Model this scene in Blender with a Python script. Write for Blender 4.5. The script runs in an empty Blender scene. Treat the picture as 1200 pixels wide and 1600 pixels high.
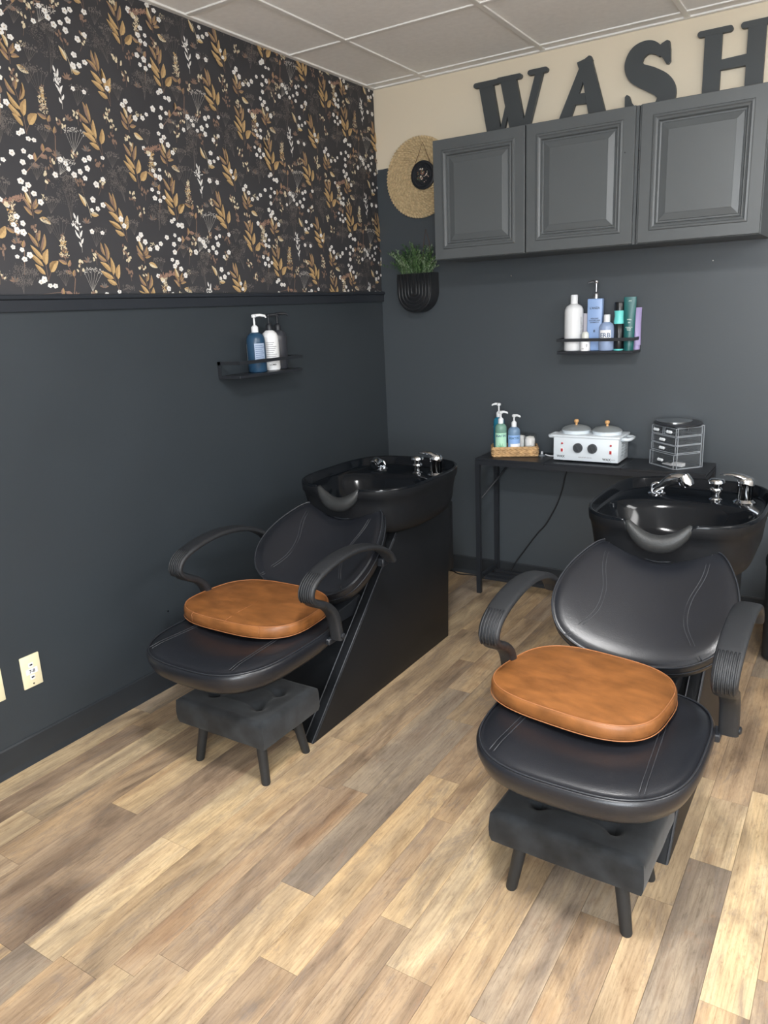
import bpy, bmesh, math, random
from mathutils import Vector, Matrix
random.seed(7)
S = bpy.context.scene
COL = S.collection
PI = math.pi

# ------------------------------------------------------------------ camera
cam_data = bpy.data.cameras.new('camera')
cam_data.sensor_fit = 'VERTICAL'; cam_data.sensor_height = 24.0
cam_data.lens = 1187.05 / 1600 * 24.0
cam_data.clip_start = 0.02
cam = bpy.data.objects.new('camera', cam_data); COL.objects.link(cam)
r_ = Vector((0.84573275, 0.53176546, -0.04429007)); u_ = Vector((-0.10038895, 0.24008032, 0.96554829)); f_ = Vector((-0.52407840, 0.81214958, -0.25642716))
M = Matrix.Identity(4)
for i in range(3):
    M[i][0] = r_[i]; M[i][1] = u_[i]; M[i][2] = -f_[i]
M[0][3], M[1][3], M[2][3] = 2.28813, -3.62472, 1.43929
cam.matrix_world = M
S.camera = cam

# ------------------------------------------------------------------ world, exposure, ceiling lamps
w = bpy.data.worlds.new('world'); S.world = w; w.use_nodes = True
w.node_tree.nodes['Background'].inputs[0].default_value = (0.6, 0.68, 0.8, 1)
w.node_tree.nodes['Background'].inputs[1].default_value = 0.3
S.view_settings.view_transform = 'Standard'; S.view_settings.look = 'None'
S.view_settings.gamma = 1; S.view_settings.use_curve_mapping = False
S.view_settings.exposure = 0.80
H = 2.5277; T = 1.5373; RX = 4.0; RY = -5.2      # ceiling, wallpaper edge, room extents
TX, TY, TS = 0.3057, -0.0784, 0.6075             # ceiling grid origin and pitch
LAMPS = [(2, -5, 30), (5, -4, 20), (4, -8, 15)]              # grid column, row (centre of a 1 x 2 panel), watts
FILL_WIN = (1.9, 3.8, 0.75, 2.3, 52)                      # added fill light, window-shaped, in the unseen wall behind the viewer: x0, x1, z0, z1, watts
def grid_x(i): return TX + TS * i
def grid_y(j): return TY + TS * j

# ------------------------------------------------------------------ helpers
def srgb(c):
    return tuple(((v / 255) / 12.92 if v / 255 <= 0.04045 else ((v / 255 + 0.055) / 1.055) ** 2.4) for v in c)
MATS = {}
def mat(name, rgb=(128, 128, 128), rough=0.5, metal=0.0, spec=0.5, noise=None, bump=None, coat=0, sheen=0, trans=0, ior=1.45, alpha=1, emis=None):
    if name in MATS: return MATS[name]
    m = bpy.data.materials.new(name); m.use_nodes = True
    nt = m.node_tree; b = nt.nodes['Principled BSDF']
    c = srgb(rgb)
    b.inputs['Base Color'].default_value = (*c, 1); b.inputs['Roughness'].default_value = rough
    b.inputs['Metallic'].default_value = metal; b.inputs['Specular IOR Level'].default_value = spec
    b.inputs['Coat Weight'].default_value = coat; b.inputs['Sheen Weight'].default_value = sheen
    b.inputs['Transmission Weight'].default_value = trans; b.inputs['IOR'].default_value = ior
    b.inputs['Alpha'].default_value = alpha
    if emis:
        b.inputs['Emission Color'].default_value = (*emis[0], 1); b.inputs['Emission Strength'].default_value = emis[1]
    if noise or bump:
        tc = nt.nodes.new('ShaderNodeTexCoord')
    if noise:                                       # (scale, amount, stretch)
        n = nt.nodes.new('ShaderNodeTexNoise'); n.inputs['Scale'].default_value = noise[0]; n.inputs['Detail'].default_value = 5
        mp = nt.nodes.new('ShaderNodeMapping'); mp.inputs['Scale'].default_value = noise[2] if len(noise) > 2 else (1, 1, 1)
        nt.links.new(tc.outputs['Object'], mp.inputs[0]); nt.links.new(mp.outputs[0], n.inputs['Vector'])
        mr = nt.nodes.new('ShaderNodeMapRange'); mr.inputs[1].default_value = 0.3; mr.inputs[2].default_value = 0.7
        mr.inputs[3].default_value = 1 - noise[1]; mr.inputs[4].default_value = 1 + noise[1]
        mx = nt.nodes.new('ShaderNodeVectorMath'); mx.operation = 'SCALE'; mx.inputs[0].default_value = c
        nt.links.new(n.outputs['Fac'], mr.inputs[0]); nt.links.new(mr.outputs[0], mx.inputs['Scale']); nt.links.new(mx.outputs[0], b.inputs['Base Color'])
    if bump:                                        # (scale, strength, distance)
        n = nt.nodes.new('ShaderNodeTexNoise'); n.inputs['Scale'].default_value = bump[0]; n.inputs['Detail'].default_value = 3
        bp = nt.nodes.new('ShaderNodeBump'); bp.inputs['Strength'].default_value = bump[1]; bp.inputs['Distance'].default_value = bump[2]
        nt.links.new(tc.outputs['Object'], n.inputs['Vector']); nt.links.new(n.outputs['Fac'], bp.inputs['Height']); nt.links.new(bp.outputs[0], b.inputs['Normal'])
    MATS[name] = m
    return m

def link(name, me, m=None, parent=None, smooth=False, **props):
    o = bpy.data.objects.new(name, me); COL.objects.link(o)
    if m is not None:
        for k in (m if isinstance(m, (list, tuple)) else [m]): me.materials.append(k)
    if parent is not None: o.parent = parent
    if smooth is True: me.shade_smooth()
    elif smooth:
        me.shade_smooth(); me.set_sharp_from_angle(angle=math.radians(smooth))
    for k, v in props.items(): o[k] = v
    return o

class MB:
    """collects primitives in one bmesh"""
    def __init__(s): s.b = bmesh.new(); s.mi = 0
    def add(s, vs, fs):
        bv = [s.b.verts.new(v) for v in vs]; out = []
        for f in fs:
            try:
                fc = s.b.faces.new([bv[i] for i in f]); fc.material_index = s.mi; out.append(fc)
            except ValueError: pass
        return bv, out
    def box(s, x0, x1, y0, y1, z0, z1, bev=0, seg=2, M=None):
        vs = [(x, y, z) for x in (x0, x1) for y in (y0, y1) for z in (z0, z1)]
        bv, fc = s.add(vs, [(0, 1, 3, 2), (4, 6, 7, 5), (0, 4, 5, 1), (2, 3, 7, 6), (0, 2, 6, 4), (1, 5, 7, 3)])
        if bev:
            es = list({e for f in fc for e in f.edges})
            r = bmesh.ops.bevel(s.b, geom=es, offset=bev, segments=seg, profile=0.5, affect='EDGES')
            bv = list({v for v in r['verts']} | {v for f in r['faces'] for v in f.verts})
        if M is not None: bmesh.ops.transform(s.b, matrix=M, verts=bv)
        return s
    def prism(s, pts, axis, a, b, bev=0):
        """pts 2-D outline, extruded along axis from a to b"""
        def P(p, t):
            return {'x': (t, p[0], p[1]), 'y': (p[0], t, p[1]), 'z': (p[0], p[1], t)}[axis]
        n = len(pts)
        bv, fc = s.add([P(p, a) for p in pts] + [P(p, b) for p in pts],
              [tuple(range(n)), tuple(range(2 * n - 1, n - 1, -1))] + [(i, i + n, (i + 1) % n + n, (i + 1) % n) for i in range(n)])
        if bev:
            es = list({e for f in fc[:2] for e in f.edges})
            bmesh.ops.bevel(s.b, geom=es, offset=bev, segments=2, profile=0.5, affect='EDGES')
        return s
    def loft(s, rings, cap0=True, cap1=True, closed=True):
        n = len(rings[0]); vs = [p for r in rings for p in r]; fs = []
        for k in range(len(rings) - 1):
            for i in range(n if closed else n - 1):
                j = (i + 1) % n
                fs.append((k * n + i, k * n + j, (k + 1) * n + j, (k + 1) * n + i))
        if cap0: fs.append(tuple(range(n - 1, -1, -1)))
        if cap1: fs.append(tuple((len(rings) - 1) * n + i for i in range(n)))
        s.add(vs, fs); return s
    def lathe(s, prof, c=(0, 0, 0), n=24, cap0=True, cap1=True, sx=1, sy=1, M=None):
        rings = [[Vector((c[0] + r * sx * math.cos(2 * PI * i / n), c[1] + r * sy * math.sin(2 * PI * i / n), c[2] + z)) for i in range(n)] for r, z in prof]
        if M is not None: rings = [[M @ v for v in r] for r in rings]
        return s.loft(rings, cap0, cap1)
    def tube(s, path, r, n=8, cap=True, closed=False):
        path = [Vector(p) for p in path]; m = len(path); rings = []; up = None
        for i, p in enumerate(path):
            if closed: d = path[(i + 1) % m] - path[i - 1]
            else: d = path[min(i + 1, m - 1)] - path[max(i - 1, 0)]
            d.normalize()
            if up is None:
                up = Vector((0, 0, 1)) if abs(d.z) < 0.9 else Vector((1, 0, 0))
            sd = d.cross(up).normalized(); up = sd.cross(d).normalized()
            rr = r[i] if isinstance(r, (list, tuple)) else r
            rings.append([p + sd * rr * math.cos(2 * PI * k / n) + up * rr * math.sin(2 * PI * k / n) for k in range(n)])
        if closed: rings.append(rings[0]); cap = False
        return s.loft(rings, cap, cap)
    def done(s, name, m, parent=None, smooth=False, **props):
        bmesh.ops.recalc_face_normals(s.b, faces=s.b.faces)
        me = bpy.data.meshes.new(name); s.b.to_mesh(me); s.b.free()
        return link(name, me, m, parent, smooth, **props)

def empty(name, loc=(0, 0, 0), rz=0, label=None, cat=None, group=None, kind=None):
    o = bpy.data.objects.new(name, None); COL.objects.link(o); o.location = loc; o.rotation_euler = (0, 0, rz)
    tag(o, label, cat, group, kind); return o
def tag(o, label=None, cat=None, group=None, kind=None):
    for k, v in (('label', label), ('category', cat), ('group', group), ('kind', kind)):
        if v: o[k] = v
    return o
def copy_tree(o, parent=None):
    c = o.copy(); COL.objects.link(c); c.parent = parent
    for ch in list(o.children): copy_tree(ch, c)
    return c
def spline(pts, n, closed=False):
    """Catmull-Rom through pts"""
    P = [Vector(p) for p in pts]; m = len(P); out = []
    segs = m if closed else m - 1
    for i in range(segs):
        if closed: a, b, c, d = P[i - 1], P[i], P[(i + 1) % m], P[(i + 2) % m]
        else: a, b, c, d = P[max(i - 1, 0)], P[i], P[i + 1], P[min(i + 2, m - 1)]
        for k in range(n):
            t = k / n
            out.append(0.5 * ((2 * b) + (c - a) * t + (2 * a - 5 * b + 4 * c - d) * t * t + (3 * b - a - 3 * c + d) * t ** 3))
    if not closed: out.append(P[-1])
    return out
def superell(hx, hy, e, n, cx=0, cy=0):
    out = []
    for i in range(n):
        t = 2 * PI * i / n; c, s_ = math.cos(t), math.sin(t)
        out.append((cx + hx * math.copysign(abs(c) ** (2 / e), c), cy + hy * math.copysign(abs(s_) ** (2 / e), s_)))
    return out
FONTCACHE = {}
def text_mesh(name, body, size, m, parent, place, extrude=0.0, **props):
    """lettering as a mesh; place maps (x, y, z) of the flat text to the scene"""
    cu = bpy.data.curves.new('lettering', 'FONT'); cu.body = body; cu.size = size; cu.extrude = extrude; cu.offset = size * 0.02
    cu.align_x = 'CENTER'; cu.align_y = 'CENTER'; cu.resolution_u = 3
    ob = bpy.data.objects.new('lettering', cu); COL.objects.link(ob)
    dg = bpy.context.evaluated_depsgraph_get(); dg.update()
    me = bpy.data.meshes.new_from_object(ob.evaluated_get(dg))
    bpy.data.objects.remove(ob); bpy.data.curves.remove(cu)
    for v in me.vertices: v.co = place(v.co)
    me.materials.clear()
    return link(name, me, m, parent, **props)

# ------------------------------------------------------------------ materials
wall_dark = mat('dark_wall_paint', (76, 83, 88), 0.42, noise=(3, 0.05), bump=(260, 0.10, 0.002), spec=0.5)
rail_dark = mat('dark_trim_paint', (40, 44, 50), 0.38, bump=(60, 0.05, 0.002))
base_dark = mat('dark_baseboard_vinyl', (42, 46, 50), 0.35, noise=(8, 0.12), bump=(20, 0.1, 0.002))
ceil_white = mat('ceiling_tile_white', (240, 239, 237), 0.9, noise=(40, 0.03), bump=(300, 0.25, 0.002), spec=0.2)
grid_white = mat('ceiling_grid_white', (226, 225, 222), 0.45)
white_wall = mat('pale_wall_paint', (224, 222, 218), 0.7)
beige = None
black_leather = mat('black_leather', (27, 29, 34), 0.30, spec=0.6, bump=(420, 0.22, 0.0015), noise=(6, 0.06))
black_side = mat('black_vinyl_panel', (22, 24, 27), 0.45, spec=0.4, bump=(300, 0.12, 0.001))
piping = mat('black_piping_highlit', (70, 73, 78), 0.4)  # black lightened to paint in the highlight along the sloping base
seat_pipe = mat('black_seat_piping', (40, 43, 48), 0.35)
stitch = mat('grey_stitching', (52, 54, 58), 0.5)
bowl_black = mat('black_gloss_bowl', (15, 18, 22), 0.11, spec=0.26)
bowl_outer = mat('black_satin_bowl', (22, 24, 27), 0.5, spec=0.3)
arm_black = mat('black_moulded_arm', (36, 38, 41), 0.42, bump=(900, 0.55, 0.0012), spec=0.5)
gel_black = mat('black_neck_gel', (44, 46, 47), 0.45, bump=(240, 0.4, 0.002))
chrome = mat('chrome', (215, 218, 222), 0.08, metal=1.0)
tan_leather = mat('tan_leather', (126, 80, 42), 0.40, spec=0.5, noise=(14, 0.26, (1, 2.2, 1)), bump=(320, 0.25, 0.0015))
tan_stitch = mat('tan_stitching', (150, 98, 60), 0.6)
velvet = mat('black_velvet', (27, 30, 33), 0.85, sheen=0.12, noise=(14, 0.85), bump=(500, 0.3, 0.001))
leg_black = mat('black_painted_wood', (38, 40, 42), 0.5)
metal_black = mat('black_metal', (34, 37, 42), 0.42, spec=0.5)
table_black = mat('black_table_board', (34, 37, 42), 0.38, noise=(12, 0.12, (1, 8, 1)), bump=(40, 0.08, 0.001))
cab_grey = mat('charcoal_cabinet_paint', (80, 84, 86), 0.38, noise=(4, 0.03), bump=(60, 0.04, 0.001))
letter_grey = mat('charcoal_letter_paint', (64, 68, 70), 0.5)
white_pl = mat('white_plastic', (222, 225, 228), 0.35)
off_white = mat('ivory_plate', (226, 218, 184), 0.4)
glass = mat('clear_glass', (255, 255, 255), 0.02, trans=1.0, ior=1.25)
acrylic = mat('clear_acrylic', (170, 178, 186), 0.08, alpha=0.045)
acryl_edge = mat('frosted_acrylic_edge', (150, 156, 162), 0.2, spec=0.6)
ink = mat('dark_ink', (40, 42, 46), 0.6)
towel = mat('white_towel', (236, 236, 234), 0.9, bump=(200, 0.6, 0.003))

# paint of the back wall: beige above a height, charcoal below
m = bpy.data.materials.new('two_tone_wall_paint'); m.use_nodes = True; nt = m.node_tree; b = nt.nodes['Principled BSDF']
b.inputs['Roughness'].default_value = 0.42
tc = nt.nodes.new('ShaderNodeTexCoord'); sp = nt.nodes.new('ShaderNodeSeparateXYZ'); nt.links.new(tc.outputs['Object'], sp.inputs[0])
nz = nt.nodes.new('ShaderNodeTexNoise'); nz.inputs['Scale'].default_value = 9; nt.links.new(tc.outputs['Object'], nz.inputs['Vector'])
ma = nt.nodes.new('ShaderNodeMath'); ma.operation = 'MULTIPLY_ADD'; ma.inputs[1].default_value = 0.012; nt.links.new(nz.outputs['Fac'], ma.inputs[0]); nt.links.new(sp.outputs['Z'], ma.inputs[2])
gt = nt.nodes.new('ShaderNodeMath'); gt.operation = 'GREATER_THAN'; gt.inputs[1].default_value = 2.152; nt.links.new(ma.outputs[0], gt.inputs[0])
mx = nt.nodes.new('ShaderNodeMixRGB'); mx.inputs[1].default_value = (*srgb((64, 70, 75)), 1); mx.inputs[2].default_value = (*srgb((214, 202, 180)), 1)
nt.links.new(gt.outputs[0], mx.inputs[0]); nt.links.new(mx.outputs[0], b.inputs['Base Color'])
n2 = nt.nodes.new('ShaderNodeTexNoise'); n2.inputs['Scale'].default_value = 260; nt.links.new(tc.outputs['Object'], n2.inputs['Vector'])
bp = nt.nodes.new('ShaderNodeBump'); bp.inputs['Strength'].default_value = 0.1; bp.inputs['Distance'].default_value = 0.002
nt.links.new(n2.outputs['Fac'], bp.inputs['Height']); nt.links.new(bp.outputs[0], b.inputs['Normal'])
two_tone = m

# wood planks: tone from the object's colour, grain and knots from stretched noise, shifted per plank
def wood_mat():
    m = bpy.data.materials.new('rustic_wood_plank'); m.use_nodes = True; nt = m.node_tree; N = nt.nodes; L = nt.links
    b = N['Principled BSDF']; b.inputs['Roughness'].default_value = 0.5; b.inputs['Specular IOR Level'].default_value = 0.35
    tc = N.new('ShaderNodeTexCoord'); oi = N.new('ShaderNodeObjectInfo')
    sc = N.new('ShaderNodeVectorMath'); sc.operation = 'SCALE'; sc.inputs[0].default_value = (17.3, 31.7, 5.1); L.new(oi.outputs['Random'], sc.inputs['Scale'])
    ad = N.new('ShaderNodeVectorMath'); ad.operation = 'ADD'; L.new(tc.outputs['Object'], ad.inputs[0]); L.new(sc.outputs[0], ad.inputs[1])
    def noise(scale, stretch, detail, rough=0.6, dist=0.0):
        mp = N.new('ShaderNodeMapping'); mp.inputs['Scale'].default_value = stretch; L.new(ad.outputs[0], mp.inputs[0])
        n = N.new('ShaderNodeTexNoise'); n.inputs['Scale'].default_value = scale; n.inputs['Detail'].default_value = detail
        n.inputs['Roughness'].default_value = rough; n.inputs['Distortion'].default_value = dist
        L.new(mp.outputs[0], n.inputs['Vector']); return n.outputs['Fac']
    def ramp(src, stops):
        r = N.new('ShaderNodeValToRGB'); L.new(src, r.inputs[0]); e = r.color_ramp.elements
        while len(e) < len(stops): e.new(0.5)
        for k, (p, c) in enumerate(stops): e[k].position = p; e[k].color = (*c, 1)
        return r.outputs[0]
    def mix(kind, fac, a, bb):
        x = N.new('ShaderNodeMixRGB'); x.blend_type = kind
        if isinstance(fac, float): x.inputs[0].default_value = fac
        else: L.new(fac, x.inputs[0])
        L.new(a, x.inputs[1])
        if isinstance(bb, tuple): x.inputs[2].default_value = (*bb, 1)
        else: L.new(bb, x.inputs[2])
        return x.outputs[0]
    sep = N.new('ShaderNodeSeparateXYZ'); L.new(ad.outputs[0], sep.inputs[0])
    big = noise(4.2, (1.6, 0.55, 1), 4, 0.55, 0.8)
    tone = ramp(big, [(0.30, srgb((158, 149, 143))), (0.43, srgb((206, 197, 186))), (0.56, srgb((234, 224, 209))), (0.72, srgb((198, 181, 165)))])
    col = mix('MULTIPLY', 1.0, oi.outputs['Color'], tone)
    stripe = ramp(noise(9, (1.6, 0.10, 1), 3, 0.5, 0.4), [(0.40, (0.80, 0.78, 0.78)), (0.5, (1, 1, 1)), (0.62, (1.10, 1.06, 0.98))])
    col = mix('MULTIPLY', 1.0, col, stripe)
    col = mix('MULTIPLY', 1.0, col, ramp(noise(24, (2.4, 0.16, 1), 8, 0.78, 1.6), [(0.30, (0.58, 0.55, 0.52)), (0.46, (0.98, 0.98, 0.98)), (0.6, (1, 1, 1)), (0.75, (1.08, 1.05, 1.0))]))
    wv = N.new('ShaderNodeTexWave'); wv.wave_type = 'BANDS'; wv.bands_direction = 'X'; wv.inputs['Scale'].default_value = 26; wv.inputs['Distortion'].default_value = 14; wv.inputs['Detail'].default_value = 3; wv.inputs['Detail Scale'].default_value = 0.35
    mpw = N.new('ShaderNodeMapping'); mpw.inputs['Scale'].default_value = (1, 0.12, 1); L.new(ad.outputs[0], mpw.inputs[0]); L.new(mpw.outputs[0], wv.inputs['Vector'])
    col = mix('MULTIPLY', 0.3, col, ramp(wv.outputs['Fac'], [(0.0, (0.72, 0.68, 0.64)), (0.35, (1, 1, 1))]))
    col = mix('MULTIPLY', 0.5, col, ramp(noise(150, (1.6, 0.05, 1), 5, 0.75, 0.3), [(0.36, (0.70, 0.67, 0.64)), (0.56, (1, 1, 1))]))
    col = mix('MULTIPLY', 1.0, col, ramp(noise(75, (1.5, 0.28, 1), 9, 0.85, 0.6), [(0.34, (0.62, 0.58, 0.55)), (0.47, (0.97, 0.96, 0.95)), (0.62, (1.06, 1.04, 1.02))]))
    patch = ramp(noise(8.5, (1.7, 0.42, 1), 9, 0.82, 1.6), [(0.52, (0, 0, 0)), (0.66, (1, 1, 1))])
    col = mix('MIX', mix('MULTIPLY', 1.0, patch, (0.6, 0.6, 0.6)), col, srgb((118, 108, 101)))
    rust = ramp(noise(7.5, (1.8, 0.5, 1), 8, 0.78, 1.8), [(0.56, (0, 0, 0)), (0.72, (0.5, 0.5, 0.5))])
    col = mix('MIX', rust, col, srgb((146, 112, 86)))
    fleck = ramp(noise(32, (2.2, 0.6, 1), 9, 0.85, 1.4), [(0.62, (0, 0, 0)), (0.72, (0.75, 0.75, 0.75))])
    col = mix('MIX', fleck, col, srgb((84, 72, 64)))
    L.new(col, b.inputs['Base Color'])
    bp = N.new('ShaderNodeBump'); bp.inputs['Strength'].default_value = 0.15; bp.inputs['Distance'].default_value = 0.001
    L.new(noise(120, (1.8, 0.035, 1), 5, 0.7, 0.3), bp.inputs['Height']); L.new(bp.outputs[0], b.inputs['Normal'])
    return m
wood = wood_mat()

# ------------------------------------------------------------------ the room
q = MB(); q.box(-0.1, RX + 0.1, RY - 0.1, 0.1, -0.12, -0.004)
floor = q.done('floor', mat('floor_underlay', (140, 118, 92), 0.6), kind='structure')
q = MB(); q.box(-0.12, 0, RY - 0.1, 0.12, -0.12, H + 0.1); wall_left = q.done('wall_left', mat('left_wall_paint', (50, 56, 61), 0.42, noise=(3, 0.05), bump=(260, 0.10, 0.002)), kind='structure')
q = MB(); q.box(0, RX, 0, 0.12, -0.12, H + 0.1); wall_back = q.done('wall_back', two_tone, kind='structure')
q = MB(); q.box(RX, RX + 0.12, RY - 0.1, 0.12, -0.12, H + 0.1); q.done('wall_right', white_wall, kind='structure')
q = MB()
for a in ((0, FILL_WIN[0], -0.12, H + 0.1), (FILL_WIN[1], RX, -0.12, H + 0.1), (FILL_WIN[0], FILL_WIN[1], -0.12, FILL_WIN[2]), (FILL_WIN[0], FILL_WIN[1], FILL_WIN[3], H + 0.1)): q.box(a[0], a[1], RY - 0.12, RY, a[2], a[3])
q.done('wall_front', white_wall, kind='structure')
fill_win = empty('fill_window_1', ((FILL_WIN[0] + FILL_WIN[1]) / 2, RY - 0.06, FILL_WIN[2]), kind='structure')  # unseen window, added to brighten ceiling and back wall
wh, wt = (FILL_WIN[1] - FILL_WIN[0]) / 2, FILL_WIN[3] - FILL_WIN[2]
q = MB(); q.box(-wh, wh, -0.03, 0.03, 0, 0.05); q.box(-wh, wh, -0.03, 0.03, wt - 0.05, wt)
for x in (-wh, -0.025, wh - 0.05): q.box(x, x + 0.05, -0.03, 0.03, 0.05, wt - 0.05)
q.done('fill_window_frame', white_wall, fill_win)
q = MB(); q.box(-wh + 0.05, wh - 0.05, -0.006, 0.0, 0.05, wt - 0.05); q.done('fill_pane', mat('fill_glow', (220, 230, 240), 0.2, emis=((0.85, 0.93, 1.0), 2.2)), fill_win)  # glowing pane of the added window
ld = bpy.data.lights.new('fill_light', 'AREA'); ld.shape = 'RECTANGLE'; ld.size = 2 * wh - 0.1; ld.size_y = wt - 0.1; ld.energy = FILL_WIN[4]; ld.color = (0.90, 0.95, 1.0)  # added soft fill from behind the viewer
lo = bpy.data.objects.new('fill_light', ld); COL.objects.link(lo); lo.location = (fill_win.location.x, RY + 0.03, FILL_WIN[2] + wt / 2); lo.rotation_euler = (PI / 2, 0, 0)
q = MB(); q.box(0, RX, RY, 0, H + 0.012, H + 0.1); ceiling = q.done('ceiling', ceil_white, kind='structure')

# floor planks
edges = [0.0, 0.105, 0.207, 0.309, 0.428, 0.545, 0.69, 0.807, 0.937, 1.007, 1.107, 1.22, 1.331, 1.399, 1.487, 1.607, 1.71, 1.82, 1.928, 2.009, 2.113, 2.211, 2.325, 2.44, 2.56, 2.68, 2.80]
forced = {0.207: [-2.537], 0.69: [-2.845, -2.41], 0.937: [-2.777], 1.007: [-1.958], 1.331: [-1.958], 1.487: [-2.465, -1.9], 1.928: [-1.97, -2.5], 2.009: [-1.776, -1.475], 2.113: [-2.211]}
tones = [srgb(c) for c in ((214, 198, 172), (204, 188, 164), (192, 176, 156), (218, 204, 178), (184, 174, 162), (190, 174, 156), (206, 190, 168), (176, 168, 158), (212, 194, 166), (196, 178, 156))]
light_planks = {(0.69, -2.845), (1.487, -2.465), (2.009, -1.776), (0.207, -2.537), (2.113, -2.211)}
rp = random.Random(21)
for k in range(len(edges) - 1):
    x0, x1 = edges[k], edges[k + 1]
    ys = sorted(forced.get(x0, []))
    cuts = [-3.45] + ys + [0.0]; full = []
    for a, b2 in zip(cuts[:-1], cuts[1:]):
        full.append(a); y = a
        if (x0, a) in light_planks: y = a
        while b2 - y > 1.1:
            y += rp.uniform(0.5, 1.1)
            if b2 - y > 0.25: full.append(y)
            else: break
    full.append(0.0)
    for a, b2 in zip(full[:-1], full[1:]):
        q = MB(); g = 0.0004
        q.box(x0 + g, x1 - g, a + g, b2 - g, -0.004, 0.0)
        o = q.done('floor_plank', wood, floor)
        t = rp.choice(tones) if (x0, a) not in light_planks else srgb((226, 212, 186))
        o.color = (*t, 1)
q = MB(); q.box(2.8, RX, RY, 0, -0.004, 0.0); q.box(0, 2.8, RY, -3.45, -0.004, 0.0); ff = q.done('far_flooring', wood, floor); ff.color = (*srgb((190, 164, 128)), 1)

# ceiling tiles, grid and lamps
lampcells = {(i, j + d) for i, j, w_ in LAMPS[1:] for d in (0, 1)} | {LAMPS[0][:2]}
nx, ny = int((RX - TX) / TS) + 1, int(-(RY - TY) / TS) + 1
for i in range(-1, nx):
    for j in range(-ny - 1, 1):
        x0, x1 = max(grid_x(i), 0.0), min(grid_x(i + 1), RX); y0, y1 = max(grid_y(j), RY), min(grid_y(j + 1), 0.0)
        if x1 - x0 < 0.03 or y1 - y0 < 0.03 or (i, j) in lampcells: continue
        q = MB(); q.box(x0 + 0.004, x1 - 0.004, y0 + 0.004, y1 - 0.004, H - 0.001, H + 0.012)
        q.done('ceiling_tile', ceil_white, ceiling)
for i in range(0, nx + 1):
    if grid_x(i) < RX: q = MB(); q.box(grid_x(i) - 0.012, grid_x(i) + 0.012, RY, 0, H - 0.007, H + 0.002, 0.0012, 1); q.done('grid_bar', grid_white, ceiling)
for j in range(-ny, 1):
    if grid_y(j) > RY: q = MB(); q.box(0, RX, grid_y(j) - 0.012, grid_y(j) + 0.012, H - 0.0065, H + 0.002, 0.0012, 1); q.done('grid_bar', grid_white, ceiling)
q = MB(); q.box(0, 0.022, RY, 0, H - 0.008, H, 0.001, 1); q.done('trim_1', grid_white, kind='structure')
q = MB(); q.box(0.022, RX, -0.022, 0, H - 0.008, H, 0.001, 1); q.done('trim_2', grid_white, kind='structure')
for n_, (i, j, watts) in enumerate(LAMPS):
    x0, x1, y0, y1 = grid_x(i) + 0.01, grid_x(i + 1) - 0.01, grid_y(j) + 0.01, grid_y(j + (2 if n_ else 1)) - 0.01
    e = empty('ceiling_light', ((x0 + x1) / 2, (y0 + y1) / 2, H), label=['recessed lighting panel in the ceiling above the viewer', 'recessed lighting panel in the ceiling near the right wall', 'recessed lighting panel in the ceiling behind the viewer'][n_], cat='ceiling light', group='recessed ceiling lighting panels')
    hx, hy = (x1 - x0) / 2, (y1 - y0) / 2
    q = MB()
    for a in ((-hx, hx, -hy, -hy + 0.02), (-hx, hx, hy - 0.02, hy), (-hx, -hx + 0.02, -hy, hy), (hx - 0.02, hx, -hy, hy)): q.box(a[0], a[1], a[2], a[3], -0.009, 0.006)
    q.done('frame', grid_white, e)
    q = MB(); q.box(-hx + 0.02, hx - 0.02, -hy + 0.02, hy - 0.02, 0.0, 0.006)
    q.done('diffuser', mat('lit_diffuser', (250, 250, 250), 0.5, emis=((1, 0.985, 0.96), 3.0)), e)
    ld = bpy.data.lights.new('panel_light', 'AREA'); ld.shape = 'RECTANGLE'; ld.size = 2 * hx - 0.06; ld.size_y = 2 * hy - 0.06; ld.energy = watts
    if n_ == 0: ld.size = ld.size_y = 0.30; ld.shape = 'DISK'
    ld.energy = watts; ld.color = (1.0, 0.99, 0.98)
    lo = bpy.data.objects.new('panel_light', ld); COL.objects.link(lo); lo.location = (e.location.x, e.location.y, H - 0.012)

# chair rail, baseboards
q = MB(); q.prism([(0, T - 0.052), (0.012, T - 0.052), (0.013, T - 0.018), (0.02, T - 0.014), (0.021, T - 0.004), (0.016, T), (0, T)], 'y', RY, 0)
q.done('trim_3', rail_dark, kind='structure')
def base_prof(s): return [(0, 0), (s * 0.012, 0), (s * 0.008, 0.012), (s * 0.006, 0.02), (s * 0.006, 0.094), (s * 0.002, 0.1), (0, 0.1)]
q = MB(); q.prism(base_prof(1), 'y', RY, 0); q.done('baseboard_left', base_dark, kind='structure')
q = MB(); q.prism(base_prof(-1), 'x', 0.013, RX); q.done('baseboard_back', base_dark, kind='structure')

# ------------------------------------------------------------------ wallpaper: printed sheet with flat botanical motifs
wp_base = mat('wallpaper_ground', (60, 60, 63), 0.6, noise=(5, 0.06), spec=0.3)
q = MB(); q.box(0, 0.0008, RY, -0.001, T - 0.002, H - 0.001)
wallpaper = q.done('wallpaper', wp_base, wall_left, label='black wallpaper printed with gold leaves and white blossoms')
PCOL = [(190, 160, 114), (164, 136, 98), (132, 110, 96), (220, 218, 214), (108, 103, 100), (206, 194, 166), (88, 84, 83), (146, 118, 104), (184, 180, 174)]
pm = [mat('print_ink_%s' % n, c, 0.6, spec=0.3, noise=(160, 0.12)) for n, c in zip(['gold', 'ochre', 'mauve', 'white', 'grey', 'cream', 'smoke', 'rose', 'silver'], PCOL)]
GOLD, OCHRE, MAUVE, WHITE, GREY, CREAM, SMOKE, ROSE, SILVER = range(9)
PV, PF, PM_ = [], [], []
rw = random.Random(5)
layer = [0.0009]
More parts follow.
